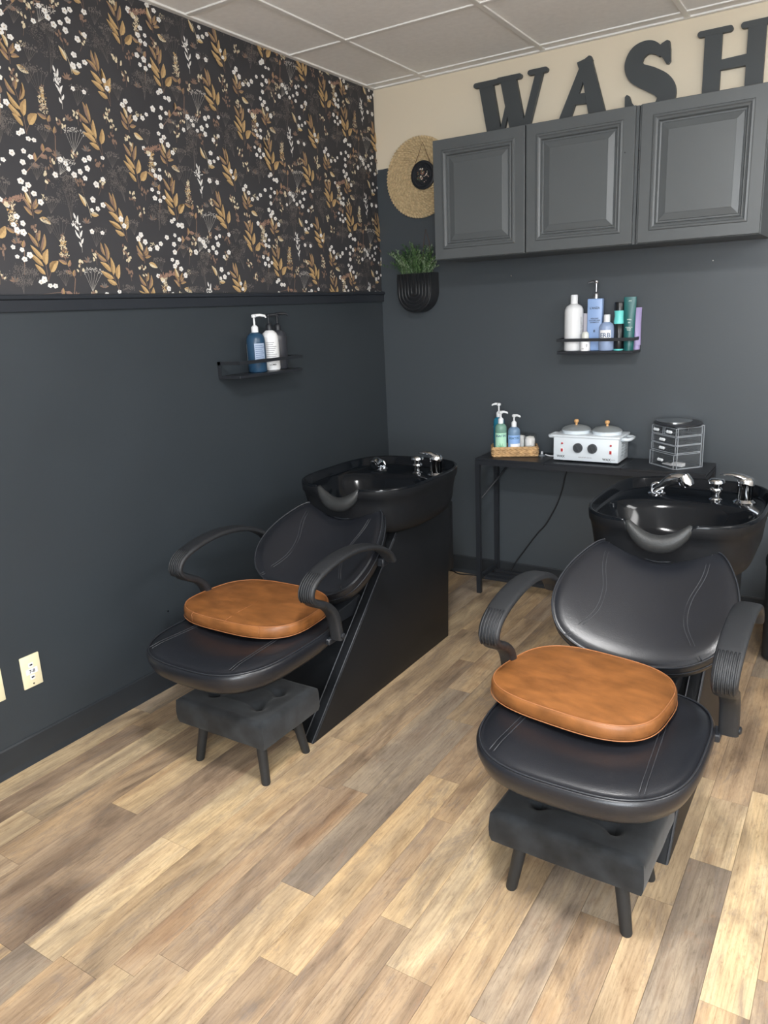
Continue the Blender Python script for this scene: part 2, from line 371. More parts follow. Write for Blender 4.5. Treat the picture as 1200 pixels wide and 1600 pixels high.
def poly(pts, c):
    layer[0] += 0.0000002
    i0 = len(PV)
    for y, z in pts:
        PV.append((layer[0], min(y, -0.001), min(max(z, T + 0.0005), H - 0.009)))
    PF.append(tuple(range(i0, i0 + len(pts)))); PM_.append(c)
def leaf(y, z, a, l, wd, c, c2=None):
    if not (T - 0.05 < z < H + 0.05) or y > 0.02: return
    ca, sa = math.cos(a), math.sin(a); bend = rw.uniform(-0.12, 0.12) * l
    up, dn = [], []
    for t in (0, 0.18, 0.4, 0.65, 0.88, 1):
        h = wd * math.sin(PI * t ** 0.8) ** 0.8 if 0 < t < 1 else 0
        o = bend * math.sin(PI * t)
        up.append((y + ca * l * t - sa * (h / 2 + o), z + sa * l * t + ca * (h / 2 + o)))
        if 0 < t < 1: dn.append((y + ca * l * t - sa * (-h / 2 + o), z + sa * l * t + ca * (-h / 2 + o)))
    poly(up + dn[::-1], c)
    if c2 is not None:
        mid = [(y + ca * l * t - sa * bend * math.sin(PI * t), z + sa * l * t + ca * bend * math.sin(PI * t)) for t in (0, 0.3, 0.6, 0.9)]
        poly(up[:5] + mid[::-1], c2)
def stem(pts, wd, c):
    for (y0, z0), (y1, z1) in zip(pts[:-1], pts[1:]):
        d = math.hypot(y1 - y0, z1 - z0) or 1; nx_, nz_ = -(z1 - z0) / d * wd / 2, (y1 - y0) / d * wd / 2
        poly([(y0 + nx_, z0 + nz_), (y1 + nx_, z1 + nz_), (y1 - nx_, z1 - nz_), (y0 - nx_, z0 - nz_)], c)
def blossom(y, z, r=0.0105, c=WHITE):
    if not (T - 0.02 < z < H + 0.02) or y > 0.02: return
    a0 = rw.uniform(0, 6.3); pts = []
    sq = rw.uniform(0.75, 1)
    for k in range(20):
        t = k / 20 * 2 * PI; rr = r * (0.80 + 0.24 * abs(math.cos(2.5 * t)))
        y_, z_ = rr * math.cos(t + a0), rr * math.sin(t + a0) * sq
        pts.append((y + y_, z + z_))
    poly(pts, c)
    poly([(y + r * 0.2 * math.cos(k * 1.05 + a0), z + r * 0.2 * math.sin(k * 1.05 + a0)) for k in range(6)], OCHRE if c == WHITE else CREAM)
def dots(y, z, sy, sz, n, c, s=0.0032, twig=True):
    for k in range(n):
        a = rw.uniform(0, 2 * PI); rr = math.sqrt(rw.random())
        yy, zz = y + sy * rr * math.cos(a), z + sz * rr * math.sin(a)
        leaf(yy, zz, rw.uniform(0.2, 2.9), rw.uniform(0.6, 1.3) * s * 1.6, s * rw.uniform(0.4, 0.9), c)
def curve(y0, z0, y1, z1, b, n=6):
    return [(y0 + (y1 - y0) * t + b * math.sin(PI * t) * (z1 - z0), z0 + (z1 - z0) * t - b * math.sin(PI * t) * (y1 - y0)) for t in [i / n for i in range(n + 1)]]
def on(c, t):
    k = min(int(t * (len(c) - 1)), len(c) - 2); f = t * (len(c) - 1) - k
    return c[k][0] * (1 - f) + c[k + 1][0] * f, c[k][1] * (1 - f) + c[k + 1][1] * f, math.atan2(c[k + 1][1] - c[k][1], c[k + 1][0] - c[k][0])
SHAPES = {
 'frond': ([(-95, 125, -20, 50, 26, 0), (-135, 210, -25, 110, 27, 0), (-110, 260, -20, 155, 27, 0), (-113, 345, -45, 245, 24, 1), (-8, 365, -40, 285, 24, 1), (22, 345, -20, 220, 28, 1), (32, 238, -5, 118, 38, 0), (108, 152, 30, 68, 46, 0)], [(0, 0), (-5, 120), (-30, 240), (-42, 290)]),
 'frondb': ([(-170, 280, -85, 215, 24, 1), (-145, 212, -55, 140, 27, 0), (-150, 148, -40, 92, 28, 0), (-102, 85, -18, 48, 26, 0), (-118, 352, -95, 255, 20, 1), (-85, 348, -72, 222, 26, 1), (-45, 248, -38, 118, 28, 0), (28, 198, 0, 88, 34, 0)], [(0, 0), (-35, 100), (-68, 200), (-95, 268)]),
 'daisy': ([(-72, 158, -10, 65, 25, 1), (-45, 208, -5, 110, 24, 5), (-76, 90, -8, 20, 24, 2), (50, 155, 5, 85, 22, 1), (62, 118, 8, 72, 20, 1), (86, 66, 12, 52, 24, 1), (150, -36, 50, 5, 34, 5)], [(0, 0), (0, 120), (-5, 235)])}
def motif(k, y0, z0, y1, z1):
    if y0 > 0.1 and y1 > 0.1: return
    L = math.hypot(y1 - y0, z1 - z0)
    if k in ('frond', 'frondb', 'daisy'):
        LV, ST = SHAPES[k]; sc2 = L / (245 if k == 'daisy' else 350) * (1.0 if k == 'daisy' else 1.12)
        stem([(y0 + x * sc2, z0 + z * sc2) for x, z in ST], 0.0016, MAUVE)
        if k != 'daisy': stem([(y0 + 2 * sc2, z0 + 18 * sc2), (y0 + LV[-1][2] * sc2, z0 + LV[-1][3] * sc2)], 0.0011, MAUVE)
        tc_ = rw.random() < 0.6
        for tx_, tz_, bx_, bz_, w_, c_ in LV:
            l = math.hypot(tx_ - bx_, tz_ - bz_); leaf(y0 + bx_ * sc2, z0 + bz_ * sc2, math.atan2(tz_ - bz_, tx_ - bx_), l * sc2, w_ * sc2 * 1.38, c_, {GOLD: OCHRE, OCHRE: MAUVE, CREAM: GOLD, MAUVE: OCHRE}[c_])
        if k == 'daisy':
            for dx, dz in ((-40, 215), (-5, 250), (35, 190), (85, 130)): blossom(y0 + dx * sc2, z0 + dz * sc2, 0.0108)
            dots(y0 + 125 * sc2, z0 + 160 * sc2, 0.013, 0.009, 14, CREAM, 0.004)
    elif k == 'plume':
        c = curve(y0, z0, y1, z1, -0.12, 8); stem(c, 0.0016, MAUVE)
        for t in [0.5 + 0.5 * i / 16 for i in range(17)]:
            y, z, a = on(c, t); dots(y, z, 0.018 * (1.15 - t) * 1.4 + 0.003, 0.006, 9, CREAM if rw.random() < 0.5 else GOLD if rw.random() < 0.5 else MAUVE, 0.0042)
        for t, sd, l in ((0.05, -1, 0.024), (0.15, 1, 0.026), (0.3, -1, 0.024), (0.36, 1, 0.034)):
            y, z, a = on(c, t); leaf(y, z, a + sd * 0.8, l, 0.013, MAUVE if rw.random() < 0.5 else ROSE, OCHRE)
        stem([(y0, z0), (y0 - 0.012, z0 - 0.075)], 0.0028, MAUVE)
    elif k == 'twig':
        c = curve(y0, z0, y1, z1, -0.06); stem(c, 0.002, MAUVE)
        for t, sd in ((0.5, -1), (0.55, 1), (0.8, 1), (0.9, -1)):
            y, z, a = on(c, t); leaf(y, z, a + sd * 0.9, 0.028, 0.015, ROSE if sd < 0 else MAUVE, MAUVE)
        dots(y1 - 0.03, z1 - 0.03, 0.018, 0.014, 12, OCHRE, 0.006); dots(y1 + 0.02, z1 - 0.04, 0.012, 0.018, 12, ROSE, 0.006)
    elif k == 'bush':
        for i in range(5):
            a = rw.uniform(-0.5, 0.5); stem(curve(y0, z0, y0 + (y1 - y0) * 0.8 + math.sin(a) * L * 0.5, z0 + (z1 - z0) * 0.8 * math.cos(a), 0.05, 4), 0.0008, GREY)
        for i in range(26):
            yy, zz = y1 + rw.gauss(0, 0.024), z0 + (z1 - z0) * rw.uniform(0.38, 1.08)
            dots(yy, zz, 0.011, 0.012, 16, GREY if rw.random() < 0.6 else SMOKE, 0.0026)
    elif k in ('sprig', 'star'):
        col = {'sprig': GREY, 'star': SILVER}[k]
        for i in range(6):
            a = (i - 2.5) * 0.28; ye, ze = y0 + (y1 - y0) + math.sin(a) * L * 0.8, z0 + (z1 - z0) * (0.6 + 0.4 * math.cos(a))
            stem([(y0, z0), (ye, ze)], 0.0008, col); dots(ye, ze, 0.008, 0.009, 9, col, 0.0038)
    elif k == 'lily':
        c = curve(y0, z0, y1, z1, 0.05); stem(c, 0.0013, SILVER)
        for t, sd, l in ((0.15, 1, 0.02), (0.25, -1, 0.022), (0.4, 1, 0.034), (0.45, -1, 0.026), (0.65, 1, 0.026), (0.85, -1, 0.03), (1, 0, 0.02)):
            y, z, a = on(c, t); leaf(y, z, a + sd * 0.5, l, 0.0075, WHITE)
        dots(y1, z1 - 0.02, 0.018, 0.014, 16, WHITE, 0.006)
    elif k == 'bells':
        c = curve(y0, z0, y1, z1, 0.06); stem(c, 0.0015, CREAM); leaf(y1 + 0.004, z1 - 0.03, 2.1, 0.046, 0.015, CREAM, GOLD); leaf(y0, z0 + 0.012, -0.05, 0.032, 0.016, GOLD, CREAM)
    elif k in ('bud', 'brownbud'):
        c = curve(y0, z0, y1, z1, 0.05); stem(c, 0.001, MAUVE)
        for i in range(9):
            y, z, a = on(c, rw.uniform(0.25, 1)); leaf(y + rw.uniform(-0.014, 0.014), z, rw.uniform(0.6, 2.5), 0.012, 0.007, CREAM if k == 'bud' and rw.random() < 0.7 else MAUVE)
    elif k == 'beige':
        stem([(y0, z0), (y1, z1)], 0.003, MAUVE)
        for t, sd in ((0.35, -1), (0.5, 1), (0.7, -1), (0.85, 1), (0.95, -1)):
            yy, zz = y0 + (y1 - y0) * t, z0 + (z1 - z0) * t; leaf(yy, zz, 0.7 + sd * 0.8, 0.026, 0.014, MAUVE if sd < 0 else OCHRE, ROSE)
    elif k == 'berry':
        stem([(y0, z0), (y1, z1)], 0.0015, ROSE)
        for i in range(9):
            t = i / 8; dots(y0 + (y1 - y0) * t, z0 + (z1 - z0) * t, 0.006, 0.009, 7, ROSE, 0.006)
        blossom(y0 + 0.008, z0 - 0.004, 0.009, CREAM)
    elif k == 'tuft':
        for a in (0.3, 0.9, 1.5, 2.1, 2.8): leaf(y0, z0, a, 0.02, 0.007, MAUVE if rw.random() < 0.6 else GREY)
MOT = [('frond', -2.022, 1.577, -2.013, 1.71), ('frond', -1.602, 1.899, -1.597, 2.028), ('frondb', -1.745, 1.546, -1.775, 1.687), ('frondb', -1.684, 1.714, -1.737, 1.846), ('daisy', -2.042, 1.768, -2.027, 1.863), ('daisy', -1.617, 1.643, -1.605, 1.739), ('plume', -1.921, 1.587, -1.945, 1.721), ('plume', -1.506, 1.894, -1.522, 2.038), ('bush', -1.905, 1.771, -1.908, 1.903), ('bush', -1.672, 1.847, -1.704, 1.938), ('bush', -2.117, 1.539, -2.112, 1.618), ('sprig', -1.955, 1.695, -1.962, 1.772), ('lily', -1.879, 1.672, -1.888, 1.777), ('bells', -1.824, 1.785, -1.843, 1.849), ('bud', -1.984, 1.857, -1.976, 1.92), ('bud', -2.049, 1.704, -2.04, 1.75), ('bud', -1.781, 1.86, -1.76, 1.914), ('bud', -1.863, 1.954, -1.853, 1.981), ('beige', -2.052, 1.895, -1.96, 1.983), ('star', -1.858, 1.984, -1.846, 2.052), ('star', -1.923, 1.909, -1.894, 1.954), ('sprig', -1.82, 1.692, -1.805, 1.747), ('berry', -2.137, 1.807, -2.07, 1.825), ('tuft', -1.808, 1.995, -1.816, 2.011), ('tuft', -2.113, 1.692, -2.123, 1.712), ('tuft', -1.846, 1.766, -1.855, 1.783), ('tuft', -1.862, 1.641, -1.863, 1.704), ('brownbud', -1.842, 1.854, -1.856, 1.9), ('brownbud', -1.756, 1.937, -1.768, 1.966)]
FLW = [(-2.101, 1.77), (-2.083, 1.751), (-2.115, 1.745), (-2.106, 1.729), (-2.086, 1.724), (-2.129, 1.679), (-2.1, 1.672), (-2.12, 1.651), (-2.096, 1.644), (-2.076, 1.657), (-1.808, 1.844), (-1.769, 1.83), (-1.793, 1.816), (-1.817, 1.81), (-1.914, 1.956), (-1.896, 1.946), (-1.888, 1.931), (-1.941, 1.907), (-1.821, 1.966), (-1.801, 1.974), (-1.746, 1.982), (-1.814, 1.941), (-2.083, 1.954), (-2.042, 1.964), (-2.021, 1.95), (-2.051, 1.931), (-2.051, 1.903), (-2.068, 1.875), (-1.869, 1.915), (-1.844, 1.927), (-1.828, 1.909), (-1.786, 1.894), (-1.756, 1.913), (-1.829, 1.741), (-1.787, 1.739), (-2.05, 2.013), (-2.037, 2.021), (-2.019, 2.002), (-2.0, 2.001), (-1.70, 1.79), (-1.69, 1.768), (-1.55, 1.70), (-1.53, 1.715), (-1.56, 1.60), (-1.54, 1.585)]
PW, PZ, PD = 0.585, 0.4375, 0.222
def lat_dist(a, b2):
    best = 9
    for i in (-1, 0, 1):
        dy = a[0] - b2[0] + i * PW; dz = a[1] - b2[1] + i * PD
        dz -= PZ * round(dz / PZ); best = min(best, math.hypot(dy, dz))
    return best
keep = []
for mo in MOT:
    if all(not (k2[0] == mo[0] and lat_dist(mo[1:3], k2[1:3]) < 0.04) for k2 in keep): keep.append(mo)
kf = []
for fl in FLW:
    if all(lat_dist(fl, g) > 0.012 for g in kf): kf.append(fl)
FILL = []
rfl = random.Random(9); tries = 0
occ = [(a + t * (c_2 - a) + u, b2 + t * (d_2 - b2)) for k_, a, b2, c_2, d_2 in keep if k_ in ('frond', 'frondb', 'daisy') for t in (0.2, 0.5, 0.8) for u in (-0.025, 0.025)] + [(a, b2) for k_, a, b2, c_2, d_2 in keep] + [(c_2, d_2) for k_, a, b2, c_2, d_2 in keep] + [((a + c_2) / 2, (b2 + d_2) / 2) for k_, a, b2, c_2, d_2 in keep] + kf
while len(FILL) < 22 and tries < 6000:
    tries += 1; p_ = (rfl.uniform(-2.06, -1.475), rfl.uniform(1.56, 2.0))
    if min(lat_dist(p_, g) for g in occ) > 0.028:
        occ.append(p_); FILL.append((rfl.choice(['bud', 'sprig', 'bud', 'tuft', 'brownbud', 'sprig', 'bud']), p_[0], p_[1] - 0.02, p_[0] + rfl.uniform(-0.012, 0.012), p_[1] + 0.022))
for i in range(-1, 5):
    for j in range(-2, 4):
        oy, oz = i * PW, i * PD + j * PZ
        if T - 0.7 > 2.1 + oz or 1.5 + oz > H + 0.1: continue
        for order in ('bush', 'sprig', 'tuft', None):
            for mo in keep:
                if (mo[0] == order) or (order is None and mo[0] not in ('bush', 'sprig', 'tuft')):
                    if mo[4] + oz < T - 0.01 or mo[2] + oz > H + 0.03 or mo[1] + oy > 0.04: continue
                    motif(mo[0], mo[1] + oy, mo[2] + oz, mo[3] + oy, mo[4] + oz)
        for mo in FILL: motif(mo[0], mo[1] + oy, mo[2] + oz, mo[3] + oy, mo[4] + oz)
        for fl in kf: blossom(fl[0] + oy, fl[1] + oz, rw.uniform(0.0078, 0.0118))
sel = [(f, c) for f, c in zip(PF, PM_) if max(PV[i][2] for i in f) - min(PV[i][2] for i in f) > 1e-4 and max(PV[i][1] for i in f) - min(PV[i][1] for i in f) > 1e-4]
me = bpy.data.meshes.new('botanical_print'); me.from_pydata(PV, [], [f for f, c in sel])
me.polygons.foreach_set('material_index', [c for f, c in sel])
o = link('botanical_print', me, pm, wallpaper, kind='stuff')

# ------------------------------------------------------------------ wall plates, nail
def wall_plate(y, z, rot, label, ports):
    e = empty('wall_plate', (0, y, z), label=label, cat='wall plate', group='ivory wall plates low on the left wall')
    q = MB(); q.box(0, 0.006, -0.035, 0.035, -0.057, 0.057, 0.003, 2); q.done('plate', off_white, e, 30)
    if ports:
        for dz in (0.022, -0.022):
            q = MB(); q.box(0.005, 0.0075, -0.0085, 0.0085, dz - 0.008, dz + 0.008, 0.0008, 1); p = q.done('port', white_pl, e)
            q = MB(); q.box(0.0072, 0.0078, -0.005, 0.005, dz - 0.002, dz + 0.003); q.done('socket', ink, p)
        q = MB(); q.box(0.006, 0.0082, -0.021, 0.021, -0.0095, 0.0095, 0.0004, 1); st = q.done('label_strip', white_pl, e)
        text_mesh('lettering', '7-8', 0.016, ink, st, lambda c: Vector((0.0085, c.x, c.y)))
        q = MB(); q.lathe([(0.003, 0), (0.003, 0.001)], n=10, M=Matrix.Translation((0.006, 0, -0.045)) @ Matrix.Rotation(PI / 2, 4, 'Y')); q.done('screw', chrome, e)
    return e
wall_plate(-2.311, 0.323, 0, 'ivory wall plate with two data ports and a strip reading 7-8', True)
wall_plate(-2.447, 0.323, 0, 'ivory wall plate cut off by the left edge of the photo', False)
q = MB(); q.lathe([(0.0012, 0), (0.0012, 0.014), (0.0035, 0.015), (0.0035, 0.0165)], n=10, M=Matrix.Translation((0, -1.721, 0.321)) @ Matrix.Rotation(PI / 2, 4, 'Y'))
tag(q.done('nail', chrome, None), 'small bright nail sticking out of the left wall beside the left seat', 'nail')

for x, z, l_ in ((0.756, 1.574, 'tiny bright nail in the back wall under the first cabinet door'), (1.673, 1.581, 'tiny bright nail in the back wall under the widest cabinet door')):
    q = MB(); q.lathe([(0.001, 0), (0.001, 0.008), (0.0028, 0.009), (0.0028, 0.0105)], n=10, M=Matrix.Translation((x, 0, z)) @ Matrix.Rotation(PI / 2, 4, 'X'))
    tag(q.done('nail', chrome, None), l_, 'nail')

# ------------------------------------------------------------------ wall cabinets
def panel_door(name, x0, x1, z0, z1, y, parent):
    """raised-panel door, front at y, thickness .02"""
    fr = 0.058
    q = MB()
    def ring(dx, yy): return [(x0 + dx, yy, z0 + dx), (x1 - dx, yy, z0 + dx), (x1 - dx, yy, z1 - dx), (x0 + dx, yy, z1 - dx)]
    rs = [ring(0, y + 0.02), ring(0, y + 0.002), ring(0.002, y), ring(fr - 0.014, y), ring(fr - 0.011, y - 0.004), ring(fr - 0.004, y - 0.005), ring(fr, y - 0.001), ring(fr + 0.006, y + 0.001), ring(fr + 0.009, y - 0.001), ring(fr + 0.013, y + 0.008), ring(fr + 0.019, y + 0.009),
          ring(fr + 0.021, y + 0.006), ring(fr + 0.045, y + 0.0005), ring(fr + 0.046, y - 0.0005)]
    q.loft([[Vector(p) for p in r] for r in rs])
    return q.done(name, cab_grey, parent)
CZ0, CZ1, CD = 1.653, 2.167, 0.33
def cabinet(x0, x1, doors, label):
    e = empty('wall_cabinet', ((x0 + x1) / 2, 0, CZ0), label=label, cat='cabinet', group='charcoal wall cabinets')
    ox = -(x0 + x1) / 2
    q = MB(); q.box(x0 + ox, x1 + ox, -CD + 0.021, -0.001, 0.0, CZ1 - CZ0); q.done('carcass', cab_grey, e)
    for a, b2 in doors:
        d = panel_door('door', a + ox, b2 + ox, 0.002 if a > 0.6 else 0.002, CZ1 - CZ0 - 0.002, -CD, e)
    return e
c1 = cabinet(0.514, 1.421, [(0.512, 0.953), (0.959, 1.411)], 'charcoal wall cabinet with two raised-panel doors beside the woven disc')
c2 = cabinet(1.424, 1.884, [(1.434, 1.882)], 'charcoal wall cabinet with one wide raised-panel door under the letter H')
for (x, z), c, ox in (((1.375, 2.0), c1, 0.9675), ((1.448, 2.0), c2, 1.672), ((1.448, 1.93), c2, 1.672)):
    q = MB(); q.lathe([(0.0025, 0), (0.0025, 0.001)], n=8, M=Matrix.Translation((x - ox, -CD - 0.0001, z - CZ0)) @ Matrix.Rotation(PI / 2, 4, 'X')); q.done('screw_hole', ink, c)

# ------------------------------------------------------------------ letters W A S H on the cabinet tops, against the wall
def letter(name, polys, label, holes=None):
    q = MB()
    for k, p in enumerate(polys): q.prism(p, 'y', -0.026 - 0.0003 * k, -0.008 + 0.0003 * k)
    o = q.done(name, letter_grey, None)
    o.location.y = 0.0
    return tag(o, label, 'letter', 'wooden letters spelling WASH on top of the wall cabinets')
ZB, ZT = CZ1, 2.452
def serif(x0, x1, z, up):
    """rounded bracket slab serif between x0 and x1, outer face at z"""
    h = 0.024 * up
    pts = []
    r = 0.011
    for cx_, sgn in ((x0 + r, -1), (x1 - r, 1)):
        arc = [(cx_ + sgn * r * math.cos(a), z - up * r - up * r * math.sin(a) * 1.0) for a in [(-PI / 2 + PI * i / 8) for i in range(9)]]
        pts += arc if sgn == -1 else arc[::-1]
    return pts
def stroke(x0t, x1t, zt, x0b, x1b, zb): return [(x0t, zt), (x1t, zt), (x1b, zb), (x0b, zb)]
W = [stroke(0.600, 0.671, 2.438, 0.652, 0.722, ZB), stroke(0.738, 0.757, 2.34, 0.690, 0.715, ZB), stroke(0.708, 0.785, 2.44, 0.768, 0.845, ZB), stroke(0.881, 0.918, 2.44, 0.800, 0.838, ZB),
     serif(0.574, 0.702, 2.446, 1), serif(0.69, 0.814, 2.449, 1), serif(0.843, 0.938, 2.453, 1)]
A = [stroke(1.090, 1.128, 2.440, 0.972, 1.030, ZB + 0.02), [(1.070, 2.442), (1.074, 2.428), (1.086, 2.400), (1.132, 2.40), (1.139, 2.44), (1.131, 2.457), (1.122, 2.460), (1.104, 2.450)], stroke(1.083, 1.137, 2.44, 1.134, 1.212, ZB + 0.02), [(1.045, 2.278), (1.115, 2.273), (1.108, 2.317), (1.062, 2.319)], serif(0.95, 1.06, ZB, -1), serif(1.11, 1.235, ZB, -1)]
Hh = [stroke(1.592, 1.657, 2.44, 1.592, 1.657, ZB), stroke(1.750, 1.815, 2.44, 1.750, 1.815, ZB), [(1.65, 2.305), (1.755, 2.305), (1.755, 2.346), (1.65, 2.342)], serif(1.563, 1.695, 2.459, 1), serif(1.723, 1.846, 2.459, 1), serif(1.563, 1.686, ZB, -1), serif(1.723, 1.846, ZB, -1)]
sc_ = spline([(1.425, 2.405, 0.010), (1.405, 2.430, 0.020), (1.370, 2.443, 0.026), (1.330, 2.428, 0.034), (1.313, 2.390, 0.037), (1.332, 2.352, 0.040), (1.385, 2.322, 0.044), (1.435, 2.288, 0.043), (1.452, 2.245, 0.038), (1.425, 2.205, 0.030), (1.37, 2.188, 0.024), (1.325, 2.205, 0.016), (1.305, 2.235, 0.008)], 6)
def ribbon(c):
    L_, R_ = [], []
    for i, p in enumerate(c):
        d = c[min(i + 1, len(c) - 1)] - c[max(i - 1, 0)]; d2 = math.hypot(d.x, d.y) or 1
        n = (-d.y / d2, d.x / d2); L_.append((p.x + n[0] * p.z, p.y + n[1] * p.z)); R_.append((p.x - n[0] * p.z, p.y - n[1] * p.z))
    return L_, R_
def s_letter():
    L_, R_ = ribbon(sc_); q = MB(); rings = []
    for l, r in zip(L_, R_): rings.append([Vector((l[0], -0.026, l[1])), Vector((r[0], -0.026, r[1])), Vector((r[0], -0.008, r[1])), Vector((l[0], -0.008, l[1]))])
    q.loft(rings)
    q.prism([(1.428, 2.448), (1.446, 2.455), (1.456, 2.450), (1.461, 2.42), (1.463, 2.375), (1.456, 2.366), (1.446, 2.368), (1.436, 2.385), (1.412, 2.412), (1.40, 2.43)], 'y', -0.0264, -0.0076)
    q.prism([(1.284, 2.18), (1.282, 2.27), (1.290, 2.278), (1.300, 2.272), (1.31, 2.245), (1.34, 2.21), (1.33, 2.19), (1.30, ZB + 0.002), (1.29, ZB)], 'y', -0.0266, -0.0074)
    q.prism([(1.37, ZB), (1.40, ZB), (1.40, 2.19), (1.35, 2.19)], 'y', -0.0262, -0.0078)
    return tag(q.done('wooden_letter', letter_grey), 'charcoal wooden letter S standing on the cabinets, third of WASH', 'letter', 'wooden letters spelling WASH on top of the wall cabinets')
letter('wooden_letter', W, 'charcoal wooden letter W standing on the cabinets, leftmost of WASH')
letter('wooden_letter', A, 'charcoal wooden letter A standing on the cabinets, between W and S')
s_letter()
letter('wooden_letter', Hh, 'charcoal wooden letter H standing on the cabinets, cut by the right edge')

# ------------------------------------------------------------------ woven disc
straw = mat('woven_straw', (196, 174, 136), 0.75, noise=(60, 0.22), spec=0.3)
dc = Vector((0.262, 0, 2.078)); e = empty('woven_wall_disc', (dc.x, -0.001, dc.z), label='round natural woven straw disc hanging on the back wall', cat='wall decor')
q = MB(); q.lathe([(0.19, 0), (0.192, 0.004), (0.185, 0.008), (0.0, 0.009)][:3], n=48, M=Matrix.Rotation(PI / 2, 4, 'X')); q.done('backing', straw, e)
for k in range(9):                                  # concentric braided coils
    R0 = 0.186 - k * 0.0165; n = max(int(R0 * 2 * PI / 0.0155), 16); q = MB()
    for i in range(n):
        a = 2 * PI * (i + 0.5 * (k % 2)) / n; hl = 0.0105
        for s_ in (-1, 1):
            a2 = a + s_ * 0.25 * 2 * PI / n
            ce = Vector((R0 * math.cos(a2) + s_ * 0.0, -0.012 - 0.002 * s_, R0 * math.sin(a2)))
            td = Vector((-math.sin(a2), 0, math.cos(a2))); rd = Vector((math.cos(a2), 0, math.sin(a2)))
            ax = (td * 0.8 + rd * s_ * 0.62).normalized(); sd = Vector((0, 1, 0)).cross(ax).normalized(); nn = Vector((0, -1, 0))
            rings = []
            for t, w_ in ((-1, 0.15), (-0.55, 0.85), (0.2, 1), (0.75, 0.7), (1, 0.1)):
                p = ce + ax * hl * t
                rings.append([p + (sd * 0.0048 * math.cos(u) + nn * 0.0042 * math.sin(u)) * w_ for u in [2 * PI * g / 6 for g in range(6)]])
            q.loft(rings)
    q.done('braid', straw, e, True)

# small black plaque in front of it
px, pz = 0.292, 2.084
e = empty('flower_plaque', (px, -0.022, pz), label='small round black plaque with pressed flowers hung on a cord over the straw disc', cat='plaque')
Mx = Matrix.Rotation(PI / 2, 4, 'X')
q = MB(); q.lathe([(0.066, 0), (0.068, 0.003), (0.068, 0.010), (0.064, 0.013), (0.056, 0.013), (0.052, 0.009)], n=40, M=Mx); q.done('rim', metal_black, e, 40)
q = MB()
for k in range(4):
    a = k * PI / 2; q.tube([(0.021 * math.cos(a) + 0.0235 * math.cos(a + t), -0.0105, 0.021 * math.sin(a) + 0.0235 * math.sin(a + t)) for t in [(-1.75 + 3.5 * i / 12) for i in range(13)]], 0.0028, 6)
q.done('quatrefoil_border', metal_black, e, True)
q = MB(); rr2 = random.Random(3); cols = [mat('dried_flower_pink', (190, 160, 150), 0.8), mat('dried_flower_cream', (225, 215, 200), 0.8), mat('dried_flower_brown', (120, 88, 70), 0.8), mat('dried_leaf_green', (90, 100, 80), 0.8)]
for k in range(46):
    q.mi = rr2.randrange(4); a = rr2.uniform(0, 6.28); r0 = 0.034 * math.sqrt(rr2.random()); s_ = rr2.uniform(0.002, 0.006)
    q.add([(r0 * math.cos(a) + s_ * math.cos(t), -0.0102 - 0.0002 * k / 46 - 0.002 * (t > 3), r0 * math.sin(a) + s_ * math.sin(t)) for t in (0, 1.25, 2.5, 3.77, 5.03)], [(0, 1, 2, 3, 4)])
q.done('pressed_flowers', cols, e)
twine = mat('dark_twine', (96, 72, 56), 0.8)
q = MB(); q.tube([(-0.046, -0.010, 0.048), (-0.022, -0.006, 0.10), (0.0, -0.004, 0.152), (0.022, -0.006, 0.10), (0.046, -0.010, 0.048)], 0.0013, 6); q.done('hanging_cord', twine, e)

# ------------------------------------------------------------------ wall planter with greenery
px = 0.252
e = empty('wall_planter', (px, -0.001, 1.42), label='black fluted half-round planter hanging on the back wall, holding green sprigs', cat='planter')
pl_black = mat('black_ceramic', (30, 32, 35), 0.4)
def u_out(hw, top, n=10): return [(-hw, top)] + [(-hw * math.cos(a), hw - hw * math.sin(a)) for a in [PI * i / (2 * n) * 2 for i in range(n + 1)]] + [(hw, top)]
def upoly(hw, zb, top, n=16):
    return [(-hw, top)] + [(-hw * math.cos(PI * i / n), zb + hw * 1.0 - hw * math.sin(PI * i / n)) for i in range(n + 1)] + [(hw, top)]
q = MB(); o2 = upoly(0.1, 0.0, 0.195); q.prism(o2, 'y', -0.088, 0.0, 0.004); q.done('pot', pl_black, e, 40)
for k in range(5):
    hw = 0.088 - k * 0.0185; path = [(p[0], -0.089, p[1]) for p in upoly(hw, 0.012 + k * 0.0185, 0.192)]
    q = MB(); q.tube(path, 0.0055, 8); q.done('ridge', pl_black, e, True)
q = MB(); q.tube([(0.005, -0.004, 0.195), (0.02, -0.004, 0.35), (0.033, -0.005, 0.41), (0.05, -0.004, 0.35), (0.07, -0.004, 0.195)], 0.0014, 6); q.done('hanging_cord', twine, e)
gm = [mat('sprig_green', (98, 128, 82), 0.6), mat('sprig_dark_green', (58, 88, 52), 0.6), mat('sprig_pale_green', (140, 160, 128), 0.6)]
g = empty('greenery', (0, 0, 0)); g.parent = e; q = MB(); rg = random.Random(11)
bpy.data.objects.remove(g)
